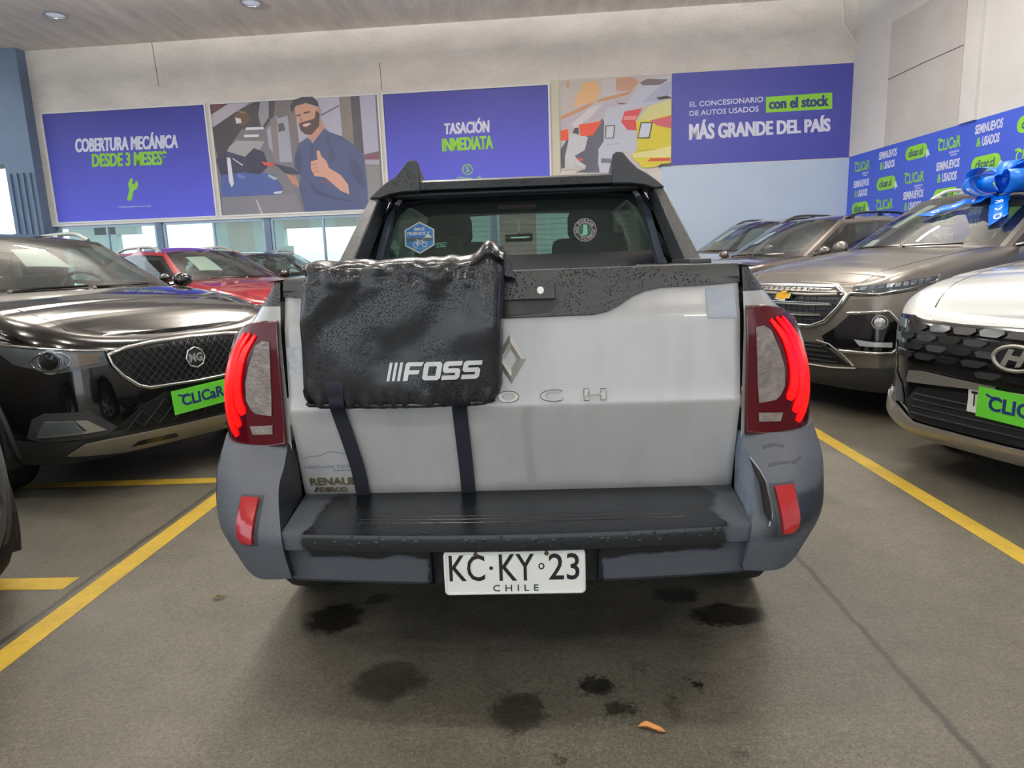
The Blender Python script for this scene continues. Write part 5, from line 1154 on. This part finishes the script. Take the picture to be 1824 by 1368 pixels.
# tail lamps
for sg in (1,-1):
    S=tsurf(sg); s_=1 if nrm(S,.1,.9).y<0 else -1; kw=dict(sg=s_)
    LP=[(.006,1.103),(.08,1.102),(.16,1.088),(.235,1.055),(.31,.99),(.37,.92),(.42,.83),(.43,.745),(.30,.728),(.15,.735),(.010,.752)]
    lamp=drape('tail_lamp',LP,S,M_redl,tk,.004,.014,.03,**kw); bead('lamp_rim',LP,.010,S,mat('lamp_rim_red',(70,4,14),.2,coat=1),lamp,.006,.014,closed=True,**kw)
    CP=[(.034,1.050),(.060,1.053),(.086,1.040),(.106,.985),(.118,.93),(.116,.88),(.104,.855),(.090,.842),(.042,.836),(.037,.90)]
    drape('clear_block',CP,S,M_clearl,lamp,.018,.004,.03,**kw)
    for ln in ([(.092,1.066),(.127,1.02),(.148,.95),(.147,.88),(.130,.838)],[(.117,1.070),(.154,1.02),(.180,.94),(.178,.86),(.150,.80)],[(.142,1.068),(.184,1.01),(.212,.925),(.205,.84),(.165,.770)]):
        c_=catmull([(p[0],p[1],0) for p in ln],6); L1=[];L2=[]
        for q_,p in enumerate(c_):
            t_=q_/(len(c_)-1); a_=c_[max(0,q_-1)]; b2=c_[min(len(c_)-1,q_+1)]; dd=(b2-a_).normalized(); ww=.0145*min(1,.25+1.6*t_)*(1 if t_<.9 else 1-(t_-.9)*5)
            L1.append((p.x-dd.y*ww,p.y+dd.x*ww)); L2.append((p.x+dd.y*ww,p.y-dd.x*ww))
        drape('lit_segment',L1+L2[::-1],S,M_lit,lamp,.018,.005,.04,**kw)
    drape('reversing_lens',[(.042,.808),(.112,.804),(.106,.779),(.044,.782)],S,M_clearl,lamp,.018,.004,.03,**kw)
# bumper corners
rows=[(.748,[(.664,1.866),(.78,1.856),(.87,1.925),(.922,2.05),(.935,2.30)]),(.70,[(.656,1.80),(.78,1.80),(.88,1.89),(.932,2.04),(.942,2.30)]),(.65,[(.652,1.735),(.775,1.752),(.885,1.86),(.940,2.03),(.946,2.30)]),
(.56,[(.622,1.648),(.76,1.69),(.88,1.83),(.942,2.02),(.946,2.30)]),(.50,[(.614,1.640),(.75,1.685),(.870,1.82),(.932,2.01),(.94,2.28)]),(.43,[(.606,1.652),(.73,1.70),(.845,1.84),(.905,2.00),(.92,2.2)])]
bz=[.428,.412,.445,.50,.60]
cg=[[V((x,y,z if z>.45 else bz[j])) for j,(x,y) in enumerate(r)] for z,r in rows]; cg[4]=[V((p.x,p.y,[.50,.50,.51,.545,.63][j])) for j,p in enumerate(cg[4])]
rr=[catmull(r,8) for r in cg]; cols=[catmull([r[j] for r in rr],8) for j in range(len(rr[0]))]
castf={}
from mathutils.bvhtree import BVHTree
def caster(o,d=(0,1,0),fb=None):
    t=BVHTree.FromPolygons([v.co.copy() for v in o.data.vertices],[tuple(p.vertices) for p in o.data.polygons]); d=V(d)
    def fn(x,z):
        h=t.ray_cast(V((x,0,z)),d)
        return h[0] if h[0] is not None else V((x,fb if fb else 1.8,z))
    return fn
for sg in (1,-1):
    v=[];f=[];n=len(cols[0]); M=len(cols)
    for c in cols:
        for p in c: v.append(V((p.x*sg,p.y,p.z)))
    for i in range(M-1):
        for j in range(n-1): f.append((i*n+j,(i+1)*n+j,(i+1)*n+j+1,i*n+j+1))
    k=len(v)   # inner bevel towards the tailgate, top ledge and underside
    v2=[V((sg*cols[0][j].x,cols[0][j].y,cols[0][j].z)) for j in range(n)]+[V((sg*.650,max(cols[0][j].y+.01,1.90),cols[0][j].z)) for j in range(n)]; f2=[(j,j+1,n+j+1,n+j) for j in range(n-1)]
    k=len(v)
    for i in range(M): p=cols[i][-1]; v.append(V((sg*p.x*.97,p.y+.10,p.z+.01)))
    for i in range(M-1): f.append((i*n+n-1,(i+1)*n+n-1,k+i+1,k+i))
    k=len(v)
    for i in range(M): p=cols[i][0]; v.append(V((sg*min(p.x,.915)*.985,p.y+.05,p.z)))
    for i in range(M-1): f.append((i*n,(i+1)*n,k+i+1,k+i))
    co_=obj('bumper_corner',v,f,M_corner,tk,True,28); obj('corner_inner_face',v2,f2,mat('wet_shaded_plastic',(34,38,43),.35) if sg<0 else mat('lit_inner_plastic',(112,122,136),.5,var=(14,.25)),co_,True,28)  # left inner face coloured wet and shaded, right one as if lit
    cf=caster(co_,fb=1.75); s_=1 if nrm(cf,sg*.74,.56).y<0 else -1
    P=[(.690,.640),(.758,.642),(.764,.60),(.758,.54),(.738,.518),(.690,.522)]; drape('recess_shade',[(sg*a,b_) for a,b_ in P],cf,mat('recess_shade_grey',(52,55,60),.6),co_,-.002,.004,.03,sg=s_)  # flat darker patch paints the recess shading round the reflector
    P=[(.700,.632),(.750,.634),(.752,.56),(.745,.538),(.730,.527),(.702,.529)]; drape('rear_reflector',[(sg*a,b_) for a,b_ in P],cf,M_reflx,co_,.003,.008,.03,sg=s_)
    if sg==1:
        G_=[(.657,1.793,.693),(.668,1.758,.674),(.679,1.733,.648),(.677,1.675,.585),(.672,1.658,.562),(.656,1.660,.590),(.660,1.715,.65)]
        v=[V((a,b_-.012,c)) for a,b_,c in G_]+[V((a,b_+.004,c)) for a,b_,c in G_]; n_=len(G_); obj('torn_gap',v,[tuple(range(n_)),tuple(range(n_,2*n_))]+[(q_,(q_+1)%n_,n_+(q_+1)%n_,n_+q_) for q_ in range(n_)],mat('gap_black',(6,6,8),.8),co_,False)
        MB().tube([(.657,1.785,.696),(.669,1.754,.676),(.681,1.730,.649),(.679,1.690,.60),(.677,1.660,.575),(.665,1.645,.553)],.0022,6).build('torn_edge',mat('torn_edge_pale',(150,154,160),.6),co_)
        for L in ([(.70,.715),(.73,.722),(.76,.717)],[(.70,.678),(.74,.684),(.775,.682),(.80,.69)]): bead('scrape',L,.008,cf,mat('scrape_dark',(56,60,66),.6),co_,.001,0,sg=s_)
    else: bead('crack',[(-.892,.70),(-.895,.66),(-.888,.62),(-.893,.59),(-.88,.565)],.005,cf,mat('gap_black'),co_,.001,.0005,sg=s_)
# centre bumper with step
def stepfront(x): return 1.603+.045*(x/.62)**2
xs=lsp(-.622,.622,40)
prof=[(0,1.945,.574),(0,1.88,.570),(.3,None,.566),(.94,None,.559),(.985,None,.556),(1,None,.546),(.995,None,.512),(.96,None,.506)]
v=[]
for x in xs:
    yf=stepfront(x)
    for k,(t,y,z) in enumerate(prof): yy=y if y else 1.87+(yf-1.87)*t; v.append(V((x*(1+.03*(yy-1.65)/.22*(1 if k<4 else 0)),yy,z+(.004*math.cos(x*2.4) if k>1 else 0))))
n=len(prof); f=[(i*n+j,(i+1)*n+j,(i+1)*n+j+1,i*n+j+1) for i in range(40) for j in range(n-1)]
bp_=obj('bumper_step',v,f,M_bump,tk,True,30)
for k in range(7):   # raised grip ribs pressed in the step
    y0=1.68+.022*k; q=.46-.03*k
    mb=MB(); pts=[V((x,y0+.02*(x/q)**2,.5655+.004*math.cos(x*2.4)-(1.87-y0)*.02)) for x in lsp(-q,q,20)]; mb.tube(pts,.0013,5); mb.build('grip_rib',M_bump,bp_)
def lowp(x,z): return V((x,1.632+.045*(x/.62)**2+(.506-z)*.06+(.02*max(0,(.415-z)/.015) if z<.415 else 0),z))
for sg in (1,-1):
    v,f=grid(lambda a,z: lowp(sg*a,z),lsp(.222,.618,14),[.392,.400,.415,.45,.48,.506]); m=len(v)
    v+= [p+V((0,.16,.0)) for p in v[::6]]; f+=[(i*6,(i+1)*6,m+i+1,m+i) for i in range(14)]; v+=[V((sg*.222,1.70,.392)),V((sg*.222,1.70,.506))]; f.append((0,5,len(v)-1,len(v)-2))
    obj('lower_bumper_panel',v,f,M_bump,tk,True,30)
MB().box((0,1.70,.452),(.46,.03,.12)).build('plate_recess',M_dk,tk,False)
PF=plane((0,1.628,.448),(1,0,0),(0,-.0,1)); s_=dict(sg=1 if nrm(PF,0,0).y<0 else -1)
def rrect(w_,h_,r,n=6): return [(sx*(w_/2-r)+r*math.cos(a),sy*(h_/2-r)+r*math.sin(a)) for sx,sy,a0 in ((1,1,0),(-1,1,PI/2),(-1,-1,PI),(1,-1,1.5*PI)) for a in lsp(a0,a0+PI/2,n)]
pt=drape('licence_plate',rrect(.372,.122,.012),PF,M_plate,tk,0,.006,.5,**s_); bead('plate_rim',rrect(.364,.114,.010),.006,PF,M_plate,pt,.003,.006,closed=True,**s_)
for t_,a,b_ in (('KC',-.172,-.078),('KY',-.040,.052),('23',.090,.170)): text('plate_letters',t_,(a,-.022,b_,.052),PF,M_ink,pt,.006,.0015,.006,**s_)
drape('plate_dot',[(-.061+.005*math.cos(i*PI/6),.014+.005*math.sin(i*PI/6)) for i in range(12)],PF,M_ink,pt,.006,.0015,1,**s_)
bead('plate_crest',[(.071+.0065*math.cos(i*PI/6),.017+.0075*math.sin(i*PI/6)) for i in range(12)],.0035,PF,M_ink,pt,.0015,.006,closed=True,**s_)
text('plate_letters','CHILE',(-.058,-.052,.062,-.034),PF,M_ink,pt,.006,.0015,.0,spacing=1.7,**s_)
for x in (-.10,.085): MB().lathe([(.0005,-.004),(.006,-.003),(.006,0)],(x,1.621,.502),'y',12).build('plate_screw',mat('rusty_screw',(90,70,52),.5,.6),pt)
# underside
mb=MB().box((0,3.9,.50),(1.5,3.9,.10),bev=.03).box((0,2.52,.335),(1.4,.10,.10),bev=.02).tube([(.35,2.0,.42),(.38,2.5,.44),(.3,3.4,.42)],.035,10); mb.build('chassis',M_int,tk)
# ---- cab
TH=House(W=.90,yc=1.15,sw=.2,wb=.74,zc=1.14,yr=1.85,wt=.58,zr=1.60,yrr=2.86,zrr=1.58,yd=2.95,zd=1.20,zbelt=1.17)
nb=set(o.name for o in tk.children)
TH.build(tk,M_tp,wins=((.10,.50),(.56,.92)),mirror_m=M_cap,rails=False,rear=False,rows=(),sgm=glass('privacy_glass',(90,100,96),.1))
RM=Matrix.Translation((0,6.38,0))@Matrix.Rotation(PI,4,'Z')
for o in [o for o in tk.children if o.name not in nb]:
    for q in [o]+list(o.children): q.data.transform(RM)
# rear wall of the cab round the glass
GP=[(0,1.553),(.25,1.555),(.47,1.555),(.56,1.538),(.605,1.50),(.635,1.43),(.655,1.36),(.668,1.30),(.655,1.288),(.3,1.286),(0,1.286)]
GP=GP+[(-a,b_) for a,b_ in reversed(GP[1:-1])]
OP=[(0,1.625),(.25,1.623),(.52,1.62),(.625,1.60),(.69,1.50),(.72,1.42),(.74,1.34),(.76,1.25),(.74,1.12),(.3,1.12),(0,1.12)]
OP=OP+[(-a,b_) for a,b_ in reversed(OP[1:-1])]
cy_=lambda z: 3.42+(z-1.3)*.22
n=len(GP); v=[V((a,cy_(b_),b_)) for a,b_ in GP]+[V((a,cy_(b_)-.03,b_)) for a,b_ in [((p[0]*.6+q[0]*.4),(p[1]*.6+q[1]*.4)) for p,q in zip(GP,OP)]]+[V((a,cy_(b_),b_)) for a,b_ in OP]+[V((a*1.0,cy_(b_)+.10,b_)) for a,b_ in OP]
f=[(r*n+i,r*n+(i+1)%n,(r+1)*n+(i+1)%n,(r+1)*n+i) for r in range(3) for i in range(n)]
obj('cab_rear_wall',v,f,mat('cab_black',(14,17,26),.38),tk,True,40)
CF=lambda a,b_: V((a,cy_(b_),b_)); s_=dict(sg=1 if nrm(CF,0,1.4).y<0 else -1)
M_rg=glass('pickup_rear_glass',(240,252,244),.06,.03,cover=.15,covercol=(80,88,88))
rg=drape('rear_window',GP,CF,M_rg,tk,-.004,.003,2,smooth=False,**s_)
mb=MB()
for k in range(9): z=1.305+.026*k; w_=interp([(1.29,.655),(1.43,.625),(1.53,.56)],z); mb.tube([(-w_,cy_(z)+.006,z),(w_,cy_(z)+.006,z)],.0007,4)
mb.build('heater_lines',mat('heater_line',(40,34,30),.6),rg)
HX=[(-.500,1.470),(-.425,1.430),(-.425,1.350),(-.500,1.308),(-.577,1.350),(-.577,1.430)]
hx=drape('hex_sticker',HX,CF,mat('hex_rim',(196,204,204),.5),rg,.001,.0008,1,**s_); ins=lambda P,c,k: [(c[0]+(a-c[0])*k,c[1]+(b_-c[1])*k) for a,b_ in P]
drape('sticker_face',ins(HX,(-.5,1.389),.90),CF,mat('hex_blue',(44,124,196),.5),hx,.002,.0006,1,**s_)
drape('sticker_hills',[(-.570,1.385),(-.54,1.392),(-.50,1.387),(-.47,1.389),(-.432,1.387),(-.432,1.372),(-.570,1.372)],CF,mat('hex_hill',(70,92,96),.5),hx,.003,.0006,1,**s_)
drape('sticker_peak',[(-.478,1.388),(-.457,1.408),(-.436,1.388)],CF,M_white,hx,.0036,.0006,1,**s_)
for cx in (-.522,-.476): bead('sticker_wheel',[(cx+.013*math.cos(i*PI/8),1.355+.013*math.sin(i*PI/8)) for i in range(16)],.004,CF,M_white,hx,.0008,.0036,closed=True,**s_)
bead('sticker_bike',[(-.522,1.355),(-.512,1.372),(-.487,1.374),(-.497,1.357),(-.512,1.372),(-.516,1.379),(-.508,1.379)],.003,CF,M_white,hx,.0008,.0036,**s_)
bead('sticker_bike',[(-.497,1.357),(-.522,1.355)],.003,CF,M_white,hx,.0008,.0036,**s_); bead('sticker_bike',[(-.476,1.355),(-.488,1.380),(-.482,1.382)],.003,CF,M_white,hx,.0008,.0036,**s_)
text('sticker_lettering','BIKE',(-.527,1.424,-.473,1.439),CF,M_white,hx,.0036,.0006,.03,**s_); text('sticker_lettering','FRIENDLY',(-.563,1.402,-.448,1.418),CF,M_white,hx,.0036,.0006,.03,**s_); text('sticker_lettering','BIENVENIDO',(-.535,1.331,-.465,1.338),CF,mat('hex_green',(130,200,170),.5),hx,.0036,.0006,0,**s_)
bead('brand_outline',[(-.422,1.358),(-.362,1.360),(-.368,1.341),(-.422,1.338)],.002,CF,mat('hex_green'),rg,.0008,.001,**s_); text('brand_lettering','OTTER',(-.418,1.344,-.375,1.354),CF,mat('hex_green'),rg,.001,.0006,.0,**s_)
cR=lambda r,c=(.340,1.398),n=32: [(c[0]+r*math.cos(2*PI*i/n),c[1]+r*math.sin(2*PI*i/n)) for i in range(n)]
rs=drape('round_sticker',cR(.058),CF,mat('sticker_grey'),rg,.001,.0008,1,**s_); drape('sticker_face',cR(.054),CF,mat('round_dark',(44,48,50),.5),rs,.002,.0005,1,**s_)
drape('sticker_centre',cR(.034),CF,mat('round_green',(30,98,66),.5),rs,.003,.0005,1,**s_); bead('centre_ring',cR(.036),.002,CF,mat('hex_rim'),rs,.0006,.003,closed=True,**s_)
drape('thumb_print',[(.332,1.424),(.350,1.424),(.352,1.38),(.345,1.372),(.318,1.370),(.330,1.385)],CF,mat('thumb_pale',(150,190,178),.5),rs,.0036,.0005,1,**s_)
cx,cz=.340,1.398
for i,c_ in enumerate('NO FORZAR PUERTA'):
    if c_==' ': continue
    a=PI*1.05-2*PI*i/18; R0=.038;R1=.050; er=V((math.cos(a),math.sin(a),0)); et=V((math.sin(a),-math.cos(a),0)); 
    P=[(cx+er.x*R0-et.x*.006,cz+er.y*R0-et.y*.006),(cx+er.x*R0+et.x*.006,cz+er.y*R0+et.y*.006),(cx+er.x*R1+et.x*.007,cz+er.y*R1+et.y*.007),(cx+er.x*R1-et.x*.007,cz+er.y*R1-et.y*.007)]
    text('ring_letter',c_,None or (0,0,1,1),CF,mat('ring_pink',(206,160,160),.5),rs,.0036,.0005,.03,quad=P,**s_)
MB().box((0,3.56,1.535),(.20,.03,.03),bev=.008).build('high_brake_lamp',mat('brake_lamp_dim',(110,44,48),.4),tk)
MB().box((-.02,4.75,1.42),(.20,.025,.06),bev=.015).tube([(-.02,4.74,1.45),(-.02,4.78,1.52)],.008,6).build('inner_mirror',M_chr,tk)
b=MB()
for x in (-.38,.38): b.box((x*1.05,3.80,1.11),(.50,.14,.34),bev=.05).box((x*1.15,3.72,1.34),(.24,.09,.12),bev=.04)
b.build('rear_seat',M_seat,tk)
for x in (-.42,.42):
    MB().box((x,4.12,1.13),(.46,.13,.50),bev=.05).box((x,4.06,1.45),(.27,.09,.17),bev=.04).build('front_seat',M_seat,tk)
# sports bar
for sg in (1,-1):
    FP=[(.455,1.60),(.455,1.700),(.460,1.735),(.478,1.746),(.510,1.742),(.545,1.700),(.578,1.668),(.62,1.645),(.665,1.612),(.706,1.575),(.655,1.572),(.61,1.588),(.54,1.598)]
    fnA=lambda a,b_: V((sg*a,3.27,b_)); fnB=lambda a,b_: V((sg*(a+.01),3.52,min(b_,1.62+(b_-1.62)*.55) if b_>1.62 else b_))
    fo=MB().prism(FP,fnA,fnB).build('roof_rail_fin',M_bar,tk,True,30); md=fo.modifiers.new('b','BEVEL'); md.width=.006; md.segments=2
    bm=MB(); T_=[(.706,3.27,1.572),(.655,3.27,1.572),(.655,3.50,1.572),(.706,3.50,1.572)]; B_=[(.770,2.78,1.222),(.700,2.78,1.222),(.700,3.04,1.222),(.770,3.04,1.222)]
    bm.add([V((sg*a,b_,c)) for a,b_,c in T_+B_],[(0,1,2,3),(4,5,6,7)]+[(i,(i+1)%4,4+(i+1)%4,4+i) for i in range(4)])
    lo=bm.build('sports_bar_leg',M_bar,tk,True,30); md=lo.modifiers.new('b','BEVEL'); md.width=.008; md.segments=2
    bm=MB(); T_=[(.640,3.42,1.56),(.610,3.42,1.56),(.610,3.46,1.56),(.640,3.46,1.56)]; B_=[(.700,3.20,1.222),(.665,3.20,1.222),(.665,3.30,1.222),(.700,3.30,1.222)]
    bm.add([V((sg*a,b_,c)) for a,b_,c in T_+B_],[(0,1,2,3),(4,5,6,7)]+[(i,(i+1)%4,4+(i+1)%4,4+i) for i in range(4)]); bm.build('inner_strut',mat('strut_blue_grey',(54,62,76),.4),tk,True,30)
    MB().box((sg*.735,2.86,1.226),(.09,.34,.03),bev=.008).build('bar_foot',M_cap,tk)
    MB().tube([(sg*.54,3.52,1.64),(sg*.56,3.9,1.67),(sg*.57,4.4,1.66),(sg*.57,4.55,1.62)],.018,8).build('roof_rail',M_bar,tk)
bm=MB().prism([(3.275,1.606),(3.27,1.640),(3.29,1.650),(3.40,1.650),(3.42,1.606)],lambda a,b_:V((-.456,a,b_)),lambda a,b_:V((.456,a,b_))); bm.build('sports_bar_beam',M_bar,tk,True,30)
MB().box((0,3.40,1.592),(1.20,.12,.03),bev=.01).build('bar_shade_slab',mat('cab_black'),tk)  # black slab stands in for the shade under the beam
# shift the whole truck to its own base point
def shift(o,loc):
    seen=set()
    for q in o.children_recursive:
        if q.type=='MESH' and q.data.name not in seen: seen.add(q.data.name); q.data.transform(Matrix.Translation(-V(loc)))
shift(tk,(0,3.9,0)); tk.location=(-.015,3.9,0)
for m_ in (M_tp,M_bump,M_corner):   # materials use coordinates from the truck's centre line, so only y moved
    pass
# ================================================================ THE TAILGATE PAD
from mathutils import noise as NZ
pd=thing('tailgate_pad','wet black vinyl bicycle pad strapped over the left half of the white tailgate','tailgate pad',(0,0,0))
xl=[(.862,-.535),(.868,-.555),(.885,-.573),(.92,-.584),(1.05,-.578),(1.25,-.562)]; xr=[(.862,-.075),(.868,-.060),(.885,-.040),(.92,-.028),(1.1,-.020),(1.25,-.008)]
path=[(1.845,.868),(1.815,.862),(1.800,.875),(1.794,.92),(1.792,1.0),(1.792,1.10),(1.795,1.18),(1.803,1.235),(1.825,1.262),(1.87,1.270),(1.93,1.266),(1.965,1.235),(1.972,1.12)]
pp=catmull([(a,b_,0) for a,b_ in path],7)
NU=84; v=[]
U_=[-1+2*i/NU for i in range(NU+1)]; U_=[math.copysign(1-(1-abs(u))**1.5,u) for u in U_]
for u in U_:
    for k,q in enumerate(pp):
        y,z=q.x,q.y; t=k/(len(pp)-1); a=interp(xl,z); b_=interp(xr,z); x=(a+b_)/2+(b_-a)/2*u
        e=max(0,(abs(u)-.90)/.10); dy=.045*(1-math.sqrt(max(0,1-e*e))) if t<.62 else 0
        out=1 if t<.6 else 0
        wr_=.015*NZ.noise(V((x*5,z*7,.3)))+.005*NZ.noise(V((x*16,z*11,2)))
        if z>1.15: wr_+=.013*NZ.noise(V((x*24,z*30,7)))*min(1,(z-1.15)*12)
        if z<.915: wr_+=.008*math.sin(x*150+6*NZ.noise(V((x*12,0,0))))*max(0,(.915-z)/.045)*min(1,(z-.86)/.008)
        if 1.0<z and out: wr_+=.009*math.sin((x*.9-z)*26+3*NZ.noise(V((x*4,z*4,5))))*min(1,(z-1.0)*6)
        dz=0
        if t>.45:
            g=math.exp(-((x+.045)/.035)**2); dz=.040*g*min(1,(t-.45)*6)+.004*NZ.noise(V((x*20,t*8,1)))-.006*max(0,-(x+.3)*2)
        v.append(V((x+(.006*NZ.noise(V((z*14,u,0))) if abs(u)>.95 else 0),y+dy-wr_*out-.006*out*math.cos(u*1.5),z+dz+(wr_*.6 if t>.55 else 0))))
n=len(pp); f=[(i*n+j,(i+1)*n+j,(i+1)*n+j+1,i*n+j+1) for i in range(NU) for j in range(n-1)]
pc=obj('pad_cover',v,f,M_vinyl,pd,True,60)
md=pc.modifiers.new('s','SOLIDIFY'); md.thickness=.004; md.offset=1
pf=caster(pc,fb=1.80); s_=dict(sg=1 if nrm(pf,-.3,1.0).y<0 else -1)
ol=[(-.553,1.225),(-.568,1.10),(-.576,.98),(-.577,.915),(-.568,.888),(-.545,.872),(-.30,.870),(-.075,.870),(-.050,.886),(-.038,.915),(-.030,1.05),(-.024,1.15),(-.018,1.225)]
bead('piping',ol,.010,pf,M_vinyl,pc,.006,.0,sub=4,**s_)
MB().prism([(-.012,1.300),(.004,1.270),(.024,1.205),(-.006,1.215),(-.020,1.262)],lambda a,b_:V((a,1.85,b_)),lambda a,b_:V((a-.004,1.90,b_))).build('corner_flap',M_vinyl,pc)
MB().box((-.30,1.857,1.05),(.46,.02,.34),bev=.008).build('pad_backing',M_dk,pd)
# the white FOSS print
pfs=lambda a,b_: V((a,min(pf(a+q_[0],b_+q_[1]).y for q_ in ((0,0),(.004,0),(-.004,0),(0,.004),(0,-.004)))-.004,b_))
M_fos=mat('logo_silver_white',(196,198,200),.45)
def glyph(P,x0,w_,z0=.941,h_=.050,sh=.22): return [(x0+a*w_+b_*h_*sh,z0+b_*h_) for a,b_ in P]
lg=None
for k in range(3): 
    o=drape('logo_bar',glyph([(0,0),(1,0),(1,1),(0,1)],-.339+k*.0145,.008),pfs,M_fos,pc,.0015,.001,.02,nf=(0,-1,0),**s_)
GF=[(0,0),(.26,0),(.26,.34),(.80,.34),(.84,.56),(.26,.56),(.26,.78),(.92,.78),(1,1),(.1,1),(0,.9)]
GS=[(0,0),(.82,0),(.96,.12),(.96,.50),(.84,.62),(.28,.62),(.28,.76),(1,.76),(1,1),(.14,1),(0,.88),(0,.50),(.12,.38),(.70,.38),(.70,.24),(0,.24)]
GO=[(.12,0),(.86,0),(1,.12),(1,.88),(.86,1),(.505,1),(.505,.76),(.72,.76),(.72,.24),(.28,.24),(.28,.76),(.495,.76),(.495,1),(.12,1),(0,.88),(0,.12)]
for G_,x0,w_ in ((GF,-.294,.050),(GO,-.242,.050),(GS,-.188,.050),(GS,-.134,.050)): drape('logo_letter',glyph(G_,x0,w_),pfs,M_fos,pc,.0015,.001,.02,nf=(0,-1,0),**s_)
# straps
M_web=mat('strap_webbing',(22,26,38),.75,bump=(400,.3,.001))
for xs_,nm in (((-.487,-.487,-.496,-.480,-.466,-.462),'strap'),((-.141,-.143,-.149,-.146,-.143,-.142),'strap')):
    P=[(xs_[0],1.786,.945),(xs_[1],1.786,.90),(xs_[1],1.792,.868),(xs_[2],1.832,.845),(xs_[3],1.856,.75),(xs_[4],1.876,.66),(xs_[5],1.893,.59),(xs_[5],1.908,.562),(xs_[5],1.935,.552)]
    c=catmull(P,5); w_=.021; v=[];f=[]
    for q in c: v+=[q+V((-w_,0,0)),q+V((w_,0,0)),q+V((w_,.003,0)),q+V((-w_,.003,0))]
    for i in range(len(c)-1):
        for k in range(4): f.append((i*4+k,i*4+(k+1)%4,i*4+4+(k+1)%4,i*4+4+k))
    f+=[(0,1,2,3),tuple((len(c)-1)*4+k for k in range(4))]
    so=obj(nm,v,f,M_web,pd,True,30)
    MB().box((xs_[0],1.784,.925),(.050,.006,.036),bev=.002).build('stitched_patch',M_web,so); MB().box((xs_[0],1.786,.905),(.046,.007,.003)).build('buckle_bar',M_dk,so)
shift(pd,(-.29,1.83,.86)); pd.location=(-.305,1.83,.86)
